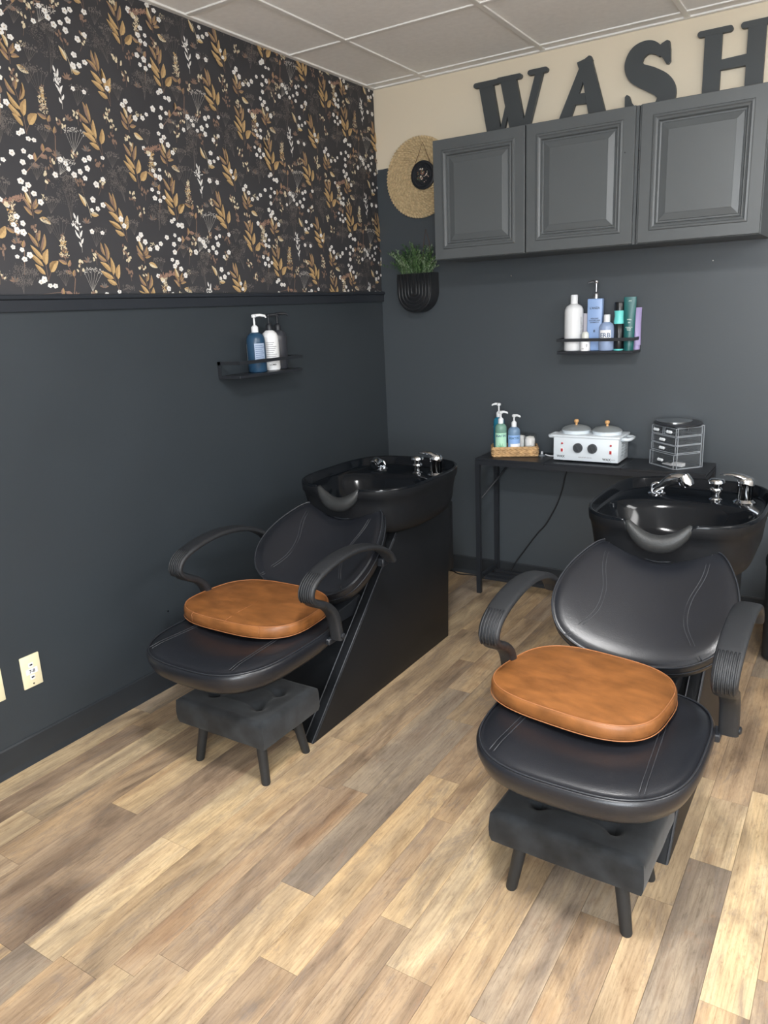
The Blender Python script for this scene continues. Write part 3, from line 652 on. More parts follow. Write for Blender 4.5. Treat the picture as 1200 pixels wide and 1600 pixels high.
for k in range(150):
    bx, by = rg.uniform(-0.085, 0.08), rg.uniform(-0.07, -0.02); az = rg.uniform(0, 2 * PI); out = rg.uniform(0.01, 0.085); hgt = rg.uniform(0.04, 0.16) * (1 - 0.25 * abs(bx) / 0.08)
    tx = bx * 1.5 - 0.012 + out * math.cos(az) * 0.95; ty = min(max(by + out * math.sin(az) * 0.7, -0.16), -0.006)
    pts = spline([(bx, by, 0.175), (bx * 0.7 + tx * 0.3, by * 0.7 + ty * 0.3, 0.19 + hgt * 0.55), (tx, ty, 0.19 + hgt)], 5)
    q.mi = rg.choice([0, 0, 1, 1, 2]); q.tube(pts, 0.0007, 3)
    for p in pts[3:]:
        for _ in range(4):
            a, el, l = rg.uniform(0, 2 * PI), rg.uniform(-0.1, 1.2), rg.uniform(0.009, 0.02)
            d = Vector((math.cos(a) * math.cos(el), math.sin(a) * math.cos(el), math.sin(el))); s_ = d.cross(Vector((0, 0, 1))).normalized() * 0.0023
            tip = p + d * l; tip.y = min(tip.y, -0.004); q.add([p - s_ * 0.3, p + d * l * 0.5 + s_, tip, p + d * l * 0.5 - s_], [(0, 1, 2, 3)])
q.done('foliage', gm, e, kind='stuff')

# ------------------------------------------------------------------ ledge shelves
def ledge(L, D, label, grp, loc, rz):
    """origin at the wall, left end; length along +x, front at -y; shelf top at z=0"""
    e = empty('wall_shelf', loc, rz, label, 'shelf', grp)
    q = MB(); q.box(0, L, -D, -0.001, -0.012, 0, 0.001, 1); q.done('shelf_board', table_black, e)
    q = MB(); zr = 0.044
    q.box(-0.002, L + 0.002, -D - 0.003, -D, zr, zr + 0.014); q.box(-0.002, 0.001, -D, -0.001, zr, zr + 0.014); q.box(L - 0.001, L + 0.002, -D, -0.001, zr, zr + 0.014)
    q.done('guard_rail', metal_black, e)
    for x in (-0.002, L - 0.001):
        q = MB(); q.box(x, x + 0.003, -0.018, -0.001, -0.012, zr + 0.014); q.done('end_bracket', metal_black, e)
    return e
shR = ledge(0.352, 0.12, 'black metal-railed shelf crowded with bottles on the back wall', 'black ledge shelves', (1.031, 0, 1.216), 0)
shL = ledge(0.41, 0.12, 'black metal-railed shelf with pump bottles on the left wall', 'black ledge shelves', (0, -1.295, 1.206), PI / 2)

def pump(q_mat, e, z, neck=0.014, rise=0.045, spout=0.05, ang=0.0, low=0.006):
    M0 = Matrix.Rotation(ang, 4, 'Z')
    q = MB(); q.lathe([(neck, z), (neck * 1.02, z + 0.022), (neck * 0.75, z + 0.026), (neck * 0.45, z + 0.030)], n=20)
    q.lathe([(0.0042, z + 0.028), (0.0042, z + rise)], n=10)
    q.lathe([(0.008, z + rise - 0.004), (0.0105, z + rise), (0.0105, z + rise + 0.007), (0.006, z + rise + 0.010)], n=14)
    pts = [M0 @ Vector(p) for p in ((0, 0, z + rise + 0.004), (spout * 0.5, 0, z + rise + 0.006), (spout * 0.9, 0, z + rise + 0.002), (spout, 0, z + rise - low))]
    q.tube(pts, [0.0065, 0.0058, 0.0048, 0.0035], 8)
    return q.done('pump', q_mat, e, 50)
def cyl_label(e, R, z0, z1, a0, a1, m_, name='label', n=16, off=0.0004):
    q = MB(); r1 = R + off
    rings = [[Vector((r1 * math.cos(a0 + (a1 - a0) * i / n), r1 * math.sin(a0 + (a1 - a0) * i / n), z)) for i in range(n + 1)] for z in (z0, z1)]
    q.loft(rings, False, False, closed=False)
    return q.done(name, m_, e)
def cyl_text(e, body, size, R, z, ang, m_, off=0.0007, vertical=False):
    def pl(c):
        x, y = (c.x, c.y) if not vertical else (-c.y, c.x)
        a = ang + x / R
        return Vector(((R + off) * math.cos(a), (R + off) * math.sin(a), z + y))
    return text_mesh('lettering', body, size, m_, e, pl)
def bottle(name, loc, prof, m_, label, grp, n=28, cat='bottle', rz=0, sx=1, sy=1):
    e = empty(name, loc, rz, label, cat, grp)
    q = MB(); q.lathe(prof, n=n, sx=sx, sy=sy); q.done('body', m_, e, 50); return e
def face(loc): return math.atan2(-3.62472 - loc[1], 2.28813 - loc[0])
def sh_prof(r, h, neck=0.012, hn=None, rnd=0.006):
    hn = hn or h + 0.02
    return [(r - rnd, 0), (r - rnd * 0.3, rnd * 0.35), (r, rnd), (r, h), (r * 0.97, h + (hn - h) * 0.35), (r * 0.82, h + (hn - h) * 0.7), (r * 0.5, h + (hn - h) * 0.93), (neck, hn)]

blue_b = mat('slate_blue_plastic', (36, 66, 92), 0.32); white_b = mat('white_gloss_plastic', (222, 224, 226), 0.3)
lab_blue = mat('blue_grey_label', (150, 166, 190), 0.5); lab_white = mat('white_label', (235, 236, 238), 0.5)
grp = 'pump bottles on the left wall shelf'
e = bottle('pump_bottle', (0.062, -1.118, 1.206), sh_prof(0.040, 0.125, hn=0.168), blue_b, 'slate blue pump bottle with a white pump on the left wall shelf', grp)
pump(white_pl, e, 0.166, 0.0145, 0.065, 0.052, 0.95)
fa = face((0.062, -1.118)); cyl_label(e, 0.040, 0.05, 0.122, fa - 0.2, fa + 0.95, lab_blue); cyl_label(e, 0.040, 0.05, 0.12, fa - 1.7, fa - 1.35, lab_white, 'side_label')
for k in range(8): cyl_label(e, 0.0403, 0.056 + 0.008 * k, 0.0585 + 0.008 * k, fa - 0.1, fa + 0.85 - 0.12 * (k % 3), mat('blue_print', (84, 104, 132), 0.6), 'print_line', 8, 0.0006)
e = bottle('pump_bottle', (0.056, -1.018, 1.206), sh_prof(0.037, 0.128, hn=0.172), white_b, 'white pump bottle with a black pump beside the slate blue bottle', grp)
pump(metal_black, e, 0.170, 0.014, 0.06, 0.045, 0.9); fa = face((0.056, -1.018))
for k in range(11): cyl_label(e, 0.037, 0.036 + 0.0082 * k, 0.0385 + 0.0082 * k, fa - 0.55, fa + 0.75 - 0.15 * ((k * 7) % 4), mat('grey_print', (150, 152, 156), 0.6), 'print_line', 8, 0.0006)
cyl_text(e, 'LOMA', 0.011, 0.037, 0.026, fa + 0.15, ink)
e = bottle('pump_bottle', (0.040, -0.942, 1.206), sh_prof(0.036, 0.126, hn=0.170), mat('charcoal_plastic', (52, 54, 60), 0.35), 'dark pump bottle mostly hidden behind the white pump bottle', grp)
pump(metal_black, e, 0.168, 0.014, 0.066, 0.05, 0.9)

# back wall shelf
grp = 'hair products on the back wall shelf'; ZS = 1.216
e = bottle('shampoo_bottle', (1.092, -0.066, ZS), sh_prof(0.043, 0.175, 0.016, 0.213), white_b, 'large white bottle with a white cap, leftmost on the back wall shelf', grp)
q = MB(); q.lathe([(0.0165, 0.213), (0.0165, 0.25), (0.0145, 0.253)], n=20); q.done('cap', white_pl, e, 40)
fa = face((1.092, -0.066)); cyl_text(e, 'MOISTURE SHAMPOO', 0.011, 0.043, 0.10, fa + 0.85, mat('grey_print', (150, 152, 156), 0.6), vertical=True)
for k in range(3): cyl_text(e, 'repair + care', 0.006, 0.043, 0.10, fa + 1.1 + 0.13 * k, mat('grey_print', (150, 152, 156), 0.6), vertical=True)
e = bottle('small_jar', (1.158, -0.098, ZS), sh_prof(0.023, 0.042, 0.014, 0.056, 0.004), lab_white, 'small white jar with a frosted domed cap, beside the large white bottle', grp)
q = MB(); q.lathe([(0.017, 0.054), (0.017, 0.068), (0.015, 0.08), (0.009, 0.087), (0.0, 0.089)][:4], n=20); q.done('cap', mat('frosted_cap', (214, 216, 208), 0.25), e, 40)
fa = face((1.158, -0.098)); cyl_text(e, 'VISS', 0.008, 0.023, 0.025, fa + 0.3, ink, vertical=True); cyl_text(e, '0 2', 0.007, 0.023, 0.012, fa - 0.5, ink)
q = MB(); q.box(-0.012, 0.012, -0.012, 0.012, 0, 0.168, 0.002, 1); o = q.done('carton', mat('pale_pink_card', (204, 200, 206), 0.6), None); o.location = (1.134, -0.022, ZS)
tag(o, 'narrow pale pink carton standing behind the small jar', 'carton', grp)
lz = (1.190, -0.055); fz = 0.12
e = empty('pump_bottle', (lz[0], lz[1], ZS), fz, 'tall square pale blue pump bottle with a silver pump', 'bottle', grp)
q = MB(); q.box(-0.034, 0.034, -0.024, 0.024, 0, 0.232, 0.005, 3); q.done('body', mat('pale_blue_plastic', (136, 164, 208), 0.3), e, 40)
pump(mat('brushed_silver', (190, 192, 196), 0.25, metal=0.9), e, 0.232, 0.011, 0.07, 0.04, PI - 0.3, -0.001)
def fplace(z): return lambda c: Vector((c.x, -0.0247, c.y + z))
text_mesh('lettering', "L'ANZA", 0.013, ink, e, fplace(0.19)); text_mesh('lettering', 'HEALING\nCOLORCARE\nSHAMPOO', 0.0085, ink, e, fplace(0.135)); text_mesh('lettering', '8', 0.016, ink, e, fplace(0.088))
e = bottle('shampoo_bottle', (1.252, -0.086, ZS), sh_prof(0.034, 0.095, 0.014, 0.128), mat('misty_blue_plastic', (142, 160, 192), 0.28), 'short pale blue bottle with a white cap and big letters ERB', grp)
q = MB(); q.lathe([(0.0145, 0.126), (0.0145, 0.158), (0.013, 0.16)], n=20); q.done('cap', white_pl, e, 40)
fa = face((1.252, -0.086)); cyl_label(e, 0.034, 0.045, 0.093, fa - 0.95, fa + 0.55, lab_white); cyl_text(e, 'ERB', 0.028, 0.034, 0.069, fa - 0.2, mat('slate_print', (92, 112, 140), 0.6), 0.0011)
teal_l = mat('bright_aqua_plastic', (110, 212, 208), 0.35); blk = mat('black_gloss_plastic', (30, 33, 36), 0.25)
e = bottle('spray_bottle', (1.304, -0.072, ZS), [(0.022, 0.006), (0.023, 0.009), (0.023, 0.118), (0.021, 0.12)], blk, 'slim black bottle with an aqua waist band and black cap', grp)
q = MB(); q.lathe([(0.021, 0), (0.0225, 0.002), (0.0225, 0.009)], n=24); q.done('foot_ring', teal_l, e, 40)
q = MB(); q.lathe([(0.024, 0.118), (0.0245, 0.13), (0.021, 0.15), (0.0225, 0.168), (0.024, 0.175)], n=24); q.done('waist_band', teal_l, e, 50)
q = MB(); q.lathe([(0.023, 0.175), (0.023, 0.208), (0.021, 0.212)], n=24); q.done('cap', blk, e, 40)
def tube_prod(name, loc, rz, wtop, wbot, h, m_, label, capm=None, tilt=0):
    e = empty(name, loc, rz, label, 'tube', grp); e.rotation_euler[1] = tilt
    rings = []
    for t in (0, 0.3, 0.6, 0.85, 1.0):
        hx = (wbot + (wtop - wbot) * t) / 2; hy = 0.019 * (1 - t) + 0.0022
        rings.append([Vector((hx * math.cos(a), hy * math.sin(a), 0.02 + (h - 0.02) * t)) for a in [2 * PI * i / 24 for i in range(24)]])
    q = MB(); q.loft(rings); q.done('body', m_, e, 50)
    q = MB(); q.lathe([(wbot * 0.47, 0), (wbot * 0.48, 0.02)], n=24, sy=0.9); q.done('cap', capm or m_, e, 50)
    return e
e = tube_prod('product_tube', (1.352, -0.082, ZS), 0.15, 0.054, 0.044, 0.232, mat('deep_teal_plastic', (30, 92, 92), 0.35), 'tall deep teal tube standing on its cap at the right shelf end')
tt = mat('pale_print', (200, 220, 214), 0.6)
for s_, z_, w_ in (('WELL', 0.135, 0.008), ('RX', 0.122, 0.008), ('STRENGTH\nREPAIR\nMASK', 0.095, 0.006), ('AVE', 0.215, 0.007)):
    text_mesh('lettering', s_, w_, tt, e, (lambda zz: (lambda c: Vector((c.x, -0.0195 * (1 - (zz - 0.02) / 0.212) - 0.0032, c.y + zz))))(z_))
tube_prod('product_tube', (1.372, -0.026, ZS), 0.9, 0.046, 0.034, 0.185, mat('lavender_plastic', (164, 152, 196), 0.4), 'lavender tube leaning behind the tall teal tube', tilt=0.0)

# ------------------------------------------------------------------ console table
TH = 0.712; tx0, tx1, ty0, ty1 = 0.668, 1.742, -0.262, -0.016
e = empty('console_table', ((tx0 + tx1) / 2, (ty0 + ty1) / 2, 0), label='narrow black metal-framed console table against the back wall', cat='table')
hx, hy = (tx1 - tx0) / 2, (ty1 - ty0) / 2
third = 2 * hx / 3
for k in range(3):
    q = MB(); q.box(-hx + 0.0 + third * k + 0.0008, -hx + third * (k + 1) - 0.0008, -hy, hy, TH - 0.012, TH, 0.0012, 1); q.done('tabletop_board', table_black, e)
for sx in (-1, 1):
    for sy in (-1, 1):
        q = MB(); q.box(sx * (hx - 0.011) - 0.011, sx * (hx - 0.011) + 0.011, sy * (hy - 0.011) - 0.011, sy * (hy - 0.011) + 0.011, 0.0, TH - 0.012); q.done('leg', metal_black, e)
for sy in (-1, 1):
    q = MB(); q.box(-hx + 0.022, hx - 0.022, sy * (hy - 0.011) - 0.010, sy * (hy - 0.011) + 0.010, TH - 0.034, TH - 0.012); q.done('apron_rail', metal_black, e)
for sx in (-1, 1):
    for z in (0.075, TH - 0.034):
        q = MB(); q.box(sx * (hx - 0.011) - 0.009, sx * (hx - 0.011) + 0.009, -hy + 0.022, hy - 0.022, z, z + 0.018); q.done('side_rail', metal_black, e)
for y in (-0.055, 0.0, 0.06):
    q = MB(); q.box(-hx + 0.02, hx - 0.02, y - 0.011, y + 0.011, 0.06, 0.075); q.done('lower_rail', metal_black, e)
for sx in (-1, 1):
    q = MB(); q.tube([(sx * (hx - 0.016), -hy + 0.03, 0.50), (sx * (hx - 0.12), hy - 0.03, TH - 0.03)], 0.006, 8); q.done('brace', metal_black, e)

# power cable hanging under the table, another on the floor
cable_m = mat('black_cable', (28, 30, 33), 0.5)
q = MB(); q.tube(spline([(1.10, -0.012, 0.71), (1.05, -0.008, 0.617), (1.03, -0.008, 0.53), (1.0, -0.008, 0.441), (0.945, -0.008, 0.335), (0.90, -0.008, 0.28), (0.83, -0.008, 0.18), (0.777, -0.018, 0.099), (0.74, -0.03, 0.02), (0.70, -0.05, 0.004), (0.60, -0.055, 0.004)], 6), 0.0035, 6)
tag(q.done('power_cable', cable_m, None, True), 'black power cable hanging down the wall behind the console table', 'cable')
q = MB(); q.tube(spline([(0.60, -0.03, 0.004), (0.53, -0.035, 0.004), (0.46, -0.05, 0.004), (0.40, -0.02, 0.004), (0.35, -0.03, 0.004), (0.28, -0.06, 0.004)], 6), 0.0035, 6)
tag(q.done('floor_cable', cable_m, None, True), 'black cable lying on the floor along the back baseboard', 'cable')

# ------------------------------------------------------------------ basket with soaps
wick = mat('water_hyacinth', (182, 148, 106), 0.7, noise=(45, 0.28), bump=(90, 0.5, 0.003))
BL, BW, BH = 0.215, 0.118, 0.047; ba = 0.44; bo = Vector((0.748, -0.222, TH))
e = empty('wicker_tray', bo, ba, 'low rectangular wicker tray holding soaps and glasses on the console table', 'basket')
q = MB(); q.box(0.004, BL - 0.004, 0.004, BW - 0.004, 0.0, 0.008); q.done('base', wick, e)
def braid(p0, p1, e, zc, amp=0.008):
    p0, p1 = Vector(p0), Vector(p1); L = (p1 - p0).length; d = (p1 - p0) / L; nrm = Vector((-d.y, d.x, 0))
    for s_ in (-1, 0, 1):
        n = int(L / 0.006); pts = []; ph = s_ * 2 * PI / 3
        for i in range(n + 1):
            t = i * L / n; a = t / 0.034 * PI + ph
            pts.append(p0 + d * t + Vector((0, 0, zc + amp * math.sin(a))) + nrm * 0.0032 * math.sin(2 * a + 0.6))
        q = MB(); q.tube(pts, 0.0062, 6); q.done('wicker_strand', wick, e, True)
for zc in (0.0148, 0.0345):
    braid((0, 0, 0), (BL, 0, 0), e, zc); braid((BL, 0, 0), (BL, BW, 0), e, zc); braid((BL, BW, 0), (0, BW, 0), e, zc); braid((0, BW, 0), (0, 0, 0), e, zc)
q = MB(); q.tube([(0, 0, BH), (BL, 0, BH), (BL, BW, BH), (0, BW, BH)], 0.0045, 6, closed=True); q.done('rim', wick, e, True)
MB_ = Matrix.Translation(bo) @ Matrix.Rotation(ba, 4, 'Z')
def inb(a, b2): v = MB_ @ Vector((a, b2, 0.009)); return (v.x, v.y, v.z)
grp = 'soap bottles in the wicker tray'
def soap(a, b2, r, h, mbody, mlab, label, txt, z1=0.118, pang=-0.3, rise=0.052):
    loc = inb(a, b2); e = bottle('soap_bottle', loc, sh_prof(r, h, 0.010, h + 0.028), mbody, label, grp)
    pump(white_pl, e, h + 0.026, 0.0125, rise, 0.034, pang, 0.003)
    fa = face(loc)
    if mlab: cyl_label(e, r, 0.02, z1 - 0.012, fa - 1.2, fa + 1.2, mlab)
    if txt: cyl_text(e, txt, 0.016, r, z1 - 0.026, fa, mat('soap_print', (58, 96, 120), 0.6), 0.0009)
    return e, r, fa
e, r, fa = soap(0.040, 0.034, 0.0285, 0.128, mat('green_soap', (150, 196, 178), 0.12, trans=0.5), mat('green_label', (176, 222, 196), 0.5), 'green soap bottle with a white pump and an aloe label, front left of the tray', 'BSATIN', 0.122, 0.2)
q = MB()
lf = mat('aloe_green', (88, 150, 104), 0.6)
for a, l in ((-0.5, 0.03), (-0.15, 0.04), (0.25, 0.034), (0.6, 0.026)):
    rings = [[Vector(((r + 0.001) * math.cos(fa + (math.sin(a) * l * t + w_ * 0.004 * (1 - t)) / r), (r + 0.001) * math.sin(fa + (math.sin(a) * l * t + w_ * 0.004 * (1 - t)) / r), 0.028 + math.cos(a) * l * t)) for w_ in (-1, 1)] for t in (0, 0.5, 1)]
    q.loft(rings, False, False, closed=False)
q.done('aloe_picture', lf, e)
e, r, fa = soap(0.104, 0.032, 0.0300, 0.110, mat('clear_blue_soap', (150, 182, 214), 0.1, trans=0.5), mat('blue_label', (140, 176, 226), 0.5), 'blue soap bottle with a white pump, front middle of the tray', 'BSATIN', 0.110, -0.1)
cyl_label(e, r, 0.024, 0.056, fa - 0.6, fa + 1.15, lab_white, 'white_band', 12, 0.0008)
soap(0.032, 0.093, 0.0275, 0.152, mat('teal_soap', (38, 112, 138), 0.25), None, 'teal soap bottle with a tall white pump, behind the green one', None, 0.13, PI + 0.3, 0.06)
for k, (a, b2) in enumerate(((0.140, 0.080), (0.182, 0.046))):
    loc = inb(a, b2); e = empty('drinking_glass', loc, 0, ['clear glass stuffed with white cloth, behind the blue soap bottle', 'clear glass with a rolled white cloth, right end of the wicker tray'][k], 'glass', 'clear glasses in the wicker tray')
    q = MB(); q.lathe([(0.0, 0.0), (0.029, 0.0), (0.0315, 0.098), (0.0302, 0.098), (0.0278, 0.004), (0.0, 0.004)][1:5], n=28, cap0=True, cap1=True); q.done('tumbler', glass, e, 50)
    loc2 = (loc[0], loc[1], loc[2] + 0.0045)
    e2 = empty('rolled_cloth', loc2, 0, ['white cloth rolled inside the glass behind the blue soap bottle', 'white cloth rolled inside the rightmost glass of the tray'][k], 'cloth', 'white cloths in the glasses')
    q = MB(); pts = []
    for i in range(60):
        a_ = i * 0.42; rr = 0.004 + 0.018 * i / 60; pts.append((rr, a_))
    rings = [[Vector((rr * math.cos(a_), rr * math.sin(a_), 0.0 + z + (0.012 * math.cos(a_) * (z > 0.03)))) for rr, a_ in pts] for z in (0.0, 0.035, 0.062, 0.07)]
    q.loft(rings, False, False, closed=False); c_ = q.done('roll', towel, e2, True)
    md = c_.modifiers.new('thick', 'SOLIDIFY'); md.thickness = 0.003
    q = MB(); q.lathe([(0.018, 0.0), (0.0235, 0.008), (0.025, 0.066), (0.020, 0.078), (0.006, 0.082)], n=24); q.done('outer_wrap', towel, e2, True)

# ------------------------------------------------------------------ double wax warmer
wx0, wx1, wy0, wy1, wz = 1.052, 1.357, -0.208, -0.040, TH
e = empty('wax_warmer', ((wx0 + wx1) / 2, (wy0 + wy1) / 2, wz), label='white double wax warmer with two black dials on the console table', cat='wax warmer')
hx, hy = (wx1 - wx0) / 2, (wy1 - wy0) / 2
wm = mat('warmer_white', (212, 220, 226), 0.35)
q = MB(); q.box(-hx, hx, -hy, hy, 0.008, 0.118, 0.004, 2); q.done('housing', wm, e, 40)
q = MB(); q.box(-hx - 0.006, hx + 0.006, -hy - 0.004, hy + 0.004, 0.116, 0.128, 0.004, 2); q.done('top_tray', wm, e, 40)
for sx in (-1, 1):
    for sy in (-1, 1):
        q = MB(); q.lathe([(0.008, 0), (0.009, 0.009)], (sx * (hx - 0.03), sy * (hy - 0.025), 0), 12); q.done('foot', blk, e)
for sx in (-1, 1):
    q = MB(); pts = [(sx * hx, -0.045, 0.112), (sx * (hx + 0.03), -0.045, 0.112), (sx * (hx + 0.038), -0.03, 0.112), (sx * (hx + 0.038), 0.03, 0.112), (sx * (hx + 0.03), 0.045, 0.112), (sx * hx, 0.045, 0.112)]
    q.tube(pts, 0.008, 8); q.done('handle', wm, e, True)
wood_k = mat('pale_wood_knob', (206, 160, 108), 0.5); alu = mat('brushed_lid', (150, 156, 158), 0.35, metal=0.3)
for sx in (-1, 1):
    cx_ = sx * 0.073
    q = MB(); q.lathe([(0.064, 0.126), (0.066, 0.138), (0.068, 0.142), (0.060, 0.143)], (cx_, 0.006, 0), 32); q.done('wax_pot', wm, e, 50)
    q = MB(); q.lathe([(0.066, 0.142), (0.067, 0.146), (0.055, 0.155), (0.03, 0.162), (0.008, 0.164)], (cx_, 0.006, 0), 32); ld = q.done('lid', alu, e, 50)
    q = MB(); q.lathe([(0.006, 0.163), (0.005, 0.172), (0.010, 0.176), (0.0115, 0.183), (0.008, 0.189), (0.003, 0.19)], (cx_, 0.006, 0), 16); q.done('knob', wood_k, ld, 50)
FY = -hy
for cx_ in (-0.034, 0.034):
    Mf = Matrix.Translation((cx_, FY, 0.070)) @ Matrix.Rotation(PI / 2, 4, 'X')
    q = MB(); q.lathe([(0.0225, 0), (0.0225, 0.006), (0.019, 0.014), (0.0, 0.014)][:3], n=28, M=Mf); q.box(-0.003, 0.003, -0.018, 0.018, 0.012, 0.018, 0.001, 1, M=Mf @ Matrix.Rotation(0.5, 4, 'Z')); q.done('dial', mat('charcoal_dial', (58, 62, 66), 0.45), e, 40)
red = mat('red_lamp', (176, 48, 52), 0.3)
for cx_ in (-0.110, 0.118):
    q = MB(); q.lathe([(0.005, 0), (0.0045, 0.003), (0.002, 0.0045)], n=14, M=Matrix.Translation((cx_, FY, 0.088)) @ Matrix.Rotation(PI / 2, 4, 'X')); q.done('pilot_lamp', red, e)
    q = MB(); q.box(cx_ - 0.007, cx_ + 0.007, FY - 0.002, FY, 0.047, 0.066); q.done('switch_frame', lab_white, e)
    q = MB(); q.box(cx_ - 0.005, cx_ + 0.005, FY - 0.005, FY - 0.002, 0.049, 0.064, 0.001, 1); q.done('rocker_switch', red, e)
def wp_(x, z): return lambda c: Vector((c.x + x, FY - 0.0008, c.y + z))
text_mesh('lettering', 'WAX', 0.0155, ink, e, wp_(-0.116, 0.026)); text_mesh('lettering', 'WAX', 0.0155, ink, e, wp_(0.100, 0.022)); text_mesh('lettering', 'HEATER', 0.006, mat('grey_print', (150, 152, 156), 0.6), e, wp_(0.130, 0.022))
text_mesh('lettering', 'DEPILATORY HEATER', 0.0065, mat('grey_print', (150, 152, 156), 0.6), e, wp_(0.0, 0.026))
for k in range(5):
    for y in (-0.035, 0.012):
        q = MB(); q.box(hx - 0.001, hx + 0.0012, y, y + 0.034, 0.034 + 0.014 * k, 0.039 + 0.014 * k); q.done('vent_louver', mat('vent_grey', (168, 176, 182), 0.5), e)
q = MB(); q.tube(spline([(-hx + 0.0, 0.02, 0.02), (-hx - 0.02, 0.02, 0.006), (-hx - 0.05, 0.01, 0.0045), (-hx - 0.078, 0.02, 0.008)], 6), 0.003, 6); q.done('cord', white_pl, e, True)
e = empty('cable_puck', (0.955, -0.10, TH), 0, 'flat clear suction puck between the wicker tray and the wax warmer', 'puck')
q = MB(); q.lathe([(0.019, 0), (0.019, 0.003), (0.008, 0.006), (0.006, 0.010)], n=20); q.done('disc', mat('smoky_plastic', (120, 126, 132), 0.25), e, 50)
q = MB(); q.lathe([(0.0055, 0.010), (0.0055, 0.020), (0.003, 0.022)], n=12); q.done('peg', white_pl, e, 50)

# ------------------------------------------------------------------ acrylic drawer organiser
oa = math.atan2(-0.112, 0.128); C0 = Vector((1.482, -0.118, TH)); e = empty('drawer_organizer', C0, oa, 'clear acrylic drawer organizer with a mirrored lid, right end of the console table', 'organizer')
OW, OD, OH = 0.172, 0.138, 0.185
def frame_box(x0, x1, y0, y1, z0, z1, r=0.0016):
    q = MB(); c = [(x0, y0), (x1, y0), (x1, y1), (x0, y1)]
    for z in (z0, z1):
        for i in range(4): q.box(min(c[i][0], c[(i + 1) % 4][0]) - r, max(c[i][0], c[(i + 1) % 4][0]) + r, min(c[i][1], c[(i + 1) % 4][1]) - r, max(c[i][1], c[(i + 1) % 4][1]) + r, z - r, z + r)
    for x, y in c: q.box(x - r, x + r, y - r, y + r, z0, z1)
    return q
def panes(x0, x1, y0, y1, z0, z1, t=0.002, top=True):
    q = MB(); q.box(x0, x1, y0, y0 + t, z0, z1); q.box(x0, x1, y1 - t, y1, z0, z1); q.box(x0, x0 + t, y0 + t, y1 - t, z0, z1); q.box(x1 - t, x1, y0 + t, y1 - t, z0, z1); q.box(x0 + t, x1 - t, y0 + t, y1 - t, z0, z0 + t)
    return q
panes(0.002, OW - 0.002, 0.006, OD, 0.002, OH).done('case', acrylic, e)
frame_box(0.002, OW - 0.002, 0.006, OD, 0.002, OH, 0.0012).done('case_edges', acryl_edge, e)
levels = [(0.004, 0.066, [(0, OW)]), (0.072, 0.104, [(0, OW)]), (0.108, 0.142, [(0, OW)]), (0.147, 0.180, [(0, OW / 2 - 0.003), (OW / 2 + 0.003, OW)])]
for li, (z0, z1, cols_) in enumerate(levels):
    for a, b2 in cols_:
        d = frame_box(a + 0.003, b2 - 0.003, -0.004 if li else -0.010, OD - 0.010, z0, z1, 0.0013).done('drawer', acryl_edge, e)
        panes(a + 0.004, b2 - 0.004, -0.003 if li else -0.009, OD - 0.011, z0 + 0.001, z1 - 0.001, 0.0015).done('drawer_panel', acrylic, d)
        q = MB(); mx_ = (a + b2) / 2 if not (a == 0 and b2 == OW) else OW * 0.5
        for dx in (-0.013, 0, 0.013):
            q.lathe([(0.003, 0), (0.0075, 0.007), (0.0045, 0.011)], n=10, M=Matrix.Translation((mx_ + dx * 0.9, -0.004 if li else -0.010, (z0 + z1) / 2)) @ Matrix.Rotation(PI / 2, 4, 'X'))
        q.done('drawer_pull', mat('clear_crystal', (225, 230, 234), 0.1, spec=0.8), d)
q = MB(); q.lathe([(0.098, 0.187), (0.1, 0.190), (0.1, 0.194), (0.097, 0.197)], (OW / 2 + 0.002, OD / 2 - 0.004, 0), 40, sx=1.08, sy=0.98); q.done('lid', mat('smoked_lid', (44, 47, 52), 0.35), e, 40)
q = MB(); q.lathe([(0.066, 0.1972), (0.066, 0.2)], (OW / 2 - 0.022, OD / 2 - 0.004, 0), 36, sx=1.15, sy=1.15); q.done('mirror', mat('mirror', (205, 208, 210), 0.12, metal=1.0), e, 40)
ML = Matrix.Translation(C0) @ Matrix.Rotation(oa, 4, 'Z')
for k, (x, y, z, sx, sy, sz, rot) in enumerate(((0.125, 0.05, 0.0065, 0.05, 0.028, 0.014, 0.35), (0.08, 0.035, 0.0065, 0.055, 0.03, 0.004, 0.1))):
    v = ML @ Vector((x, y, z)); q = MB(); q.box(-sx / 2, sx / 2, -sy / 2, sy / 2, 0, sz, 0.0008, 1); o = q.done(['paper_box', 'white_card'][k], lab_white); o.location = v; o.rotation_euler.z = oa + rot
    tag(o, ['small white box in the bottom drawer of the acrylic organizer', 'flat white card in the bottom drawer of the acrylic organizer'][k], ['box', 'card'][k])

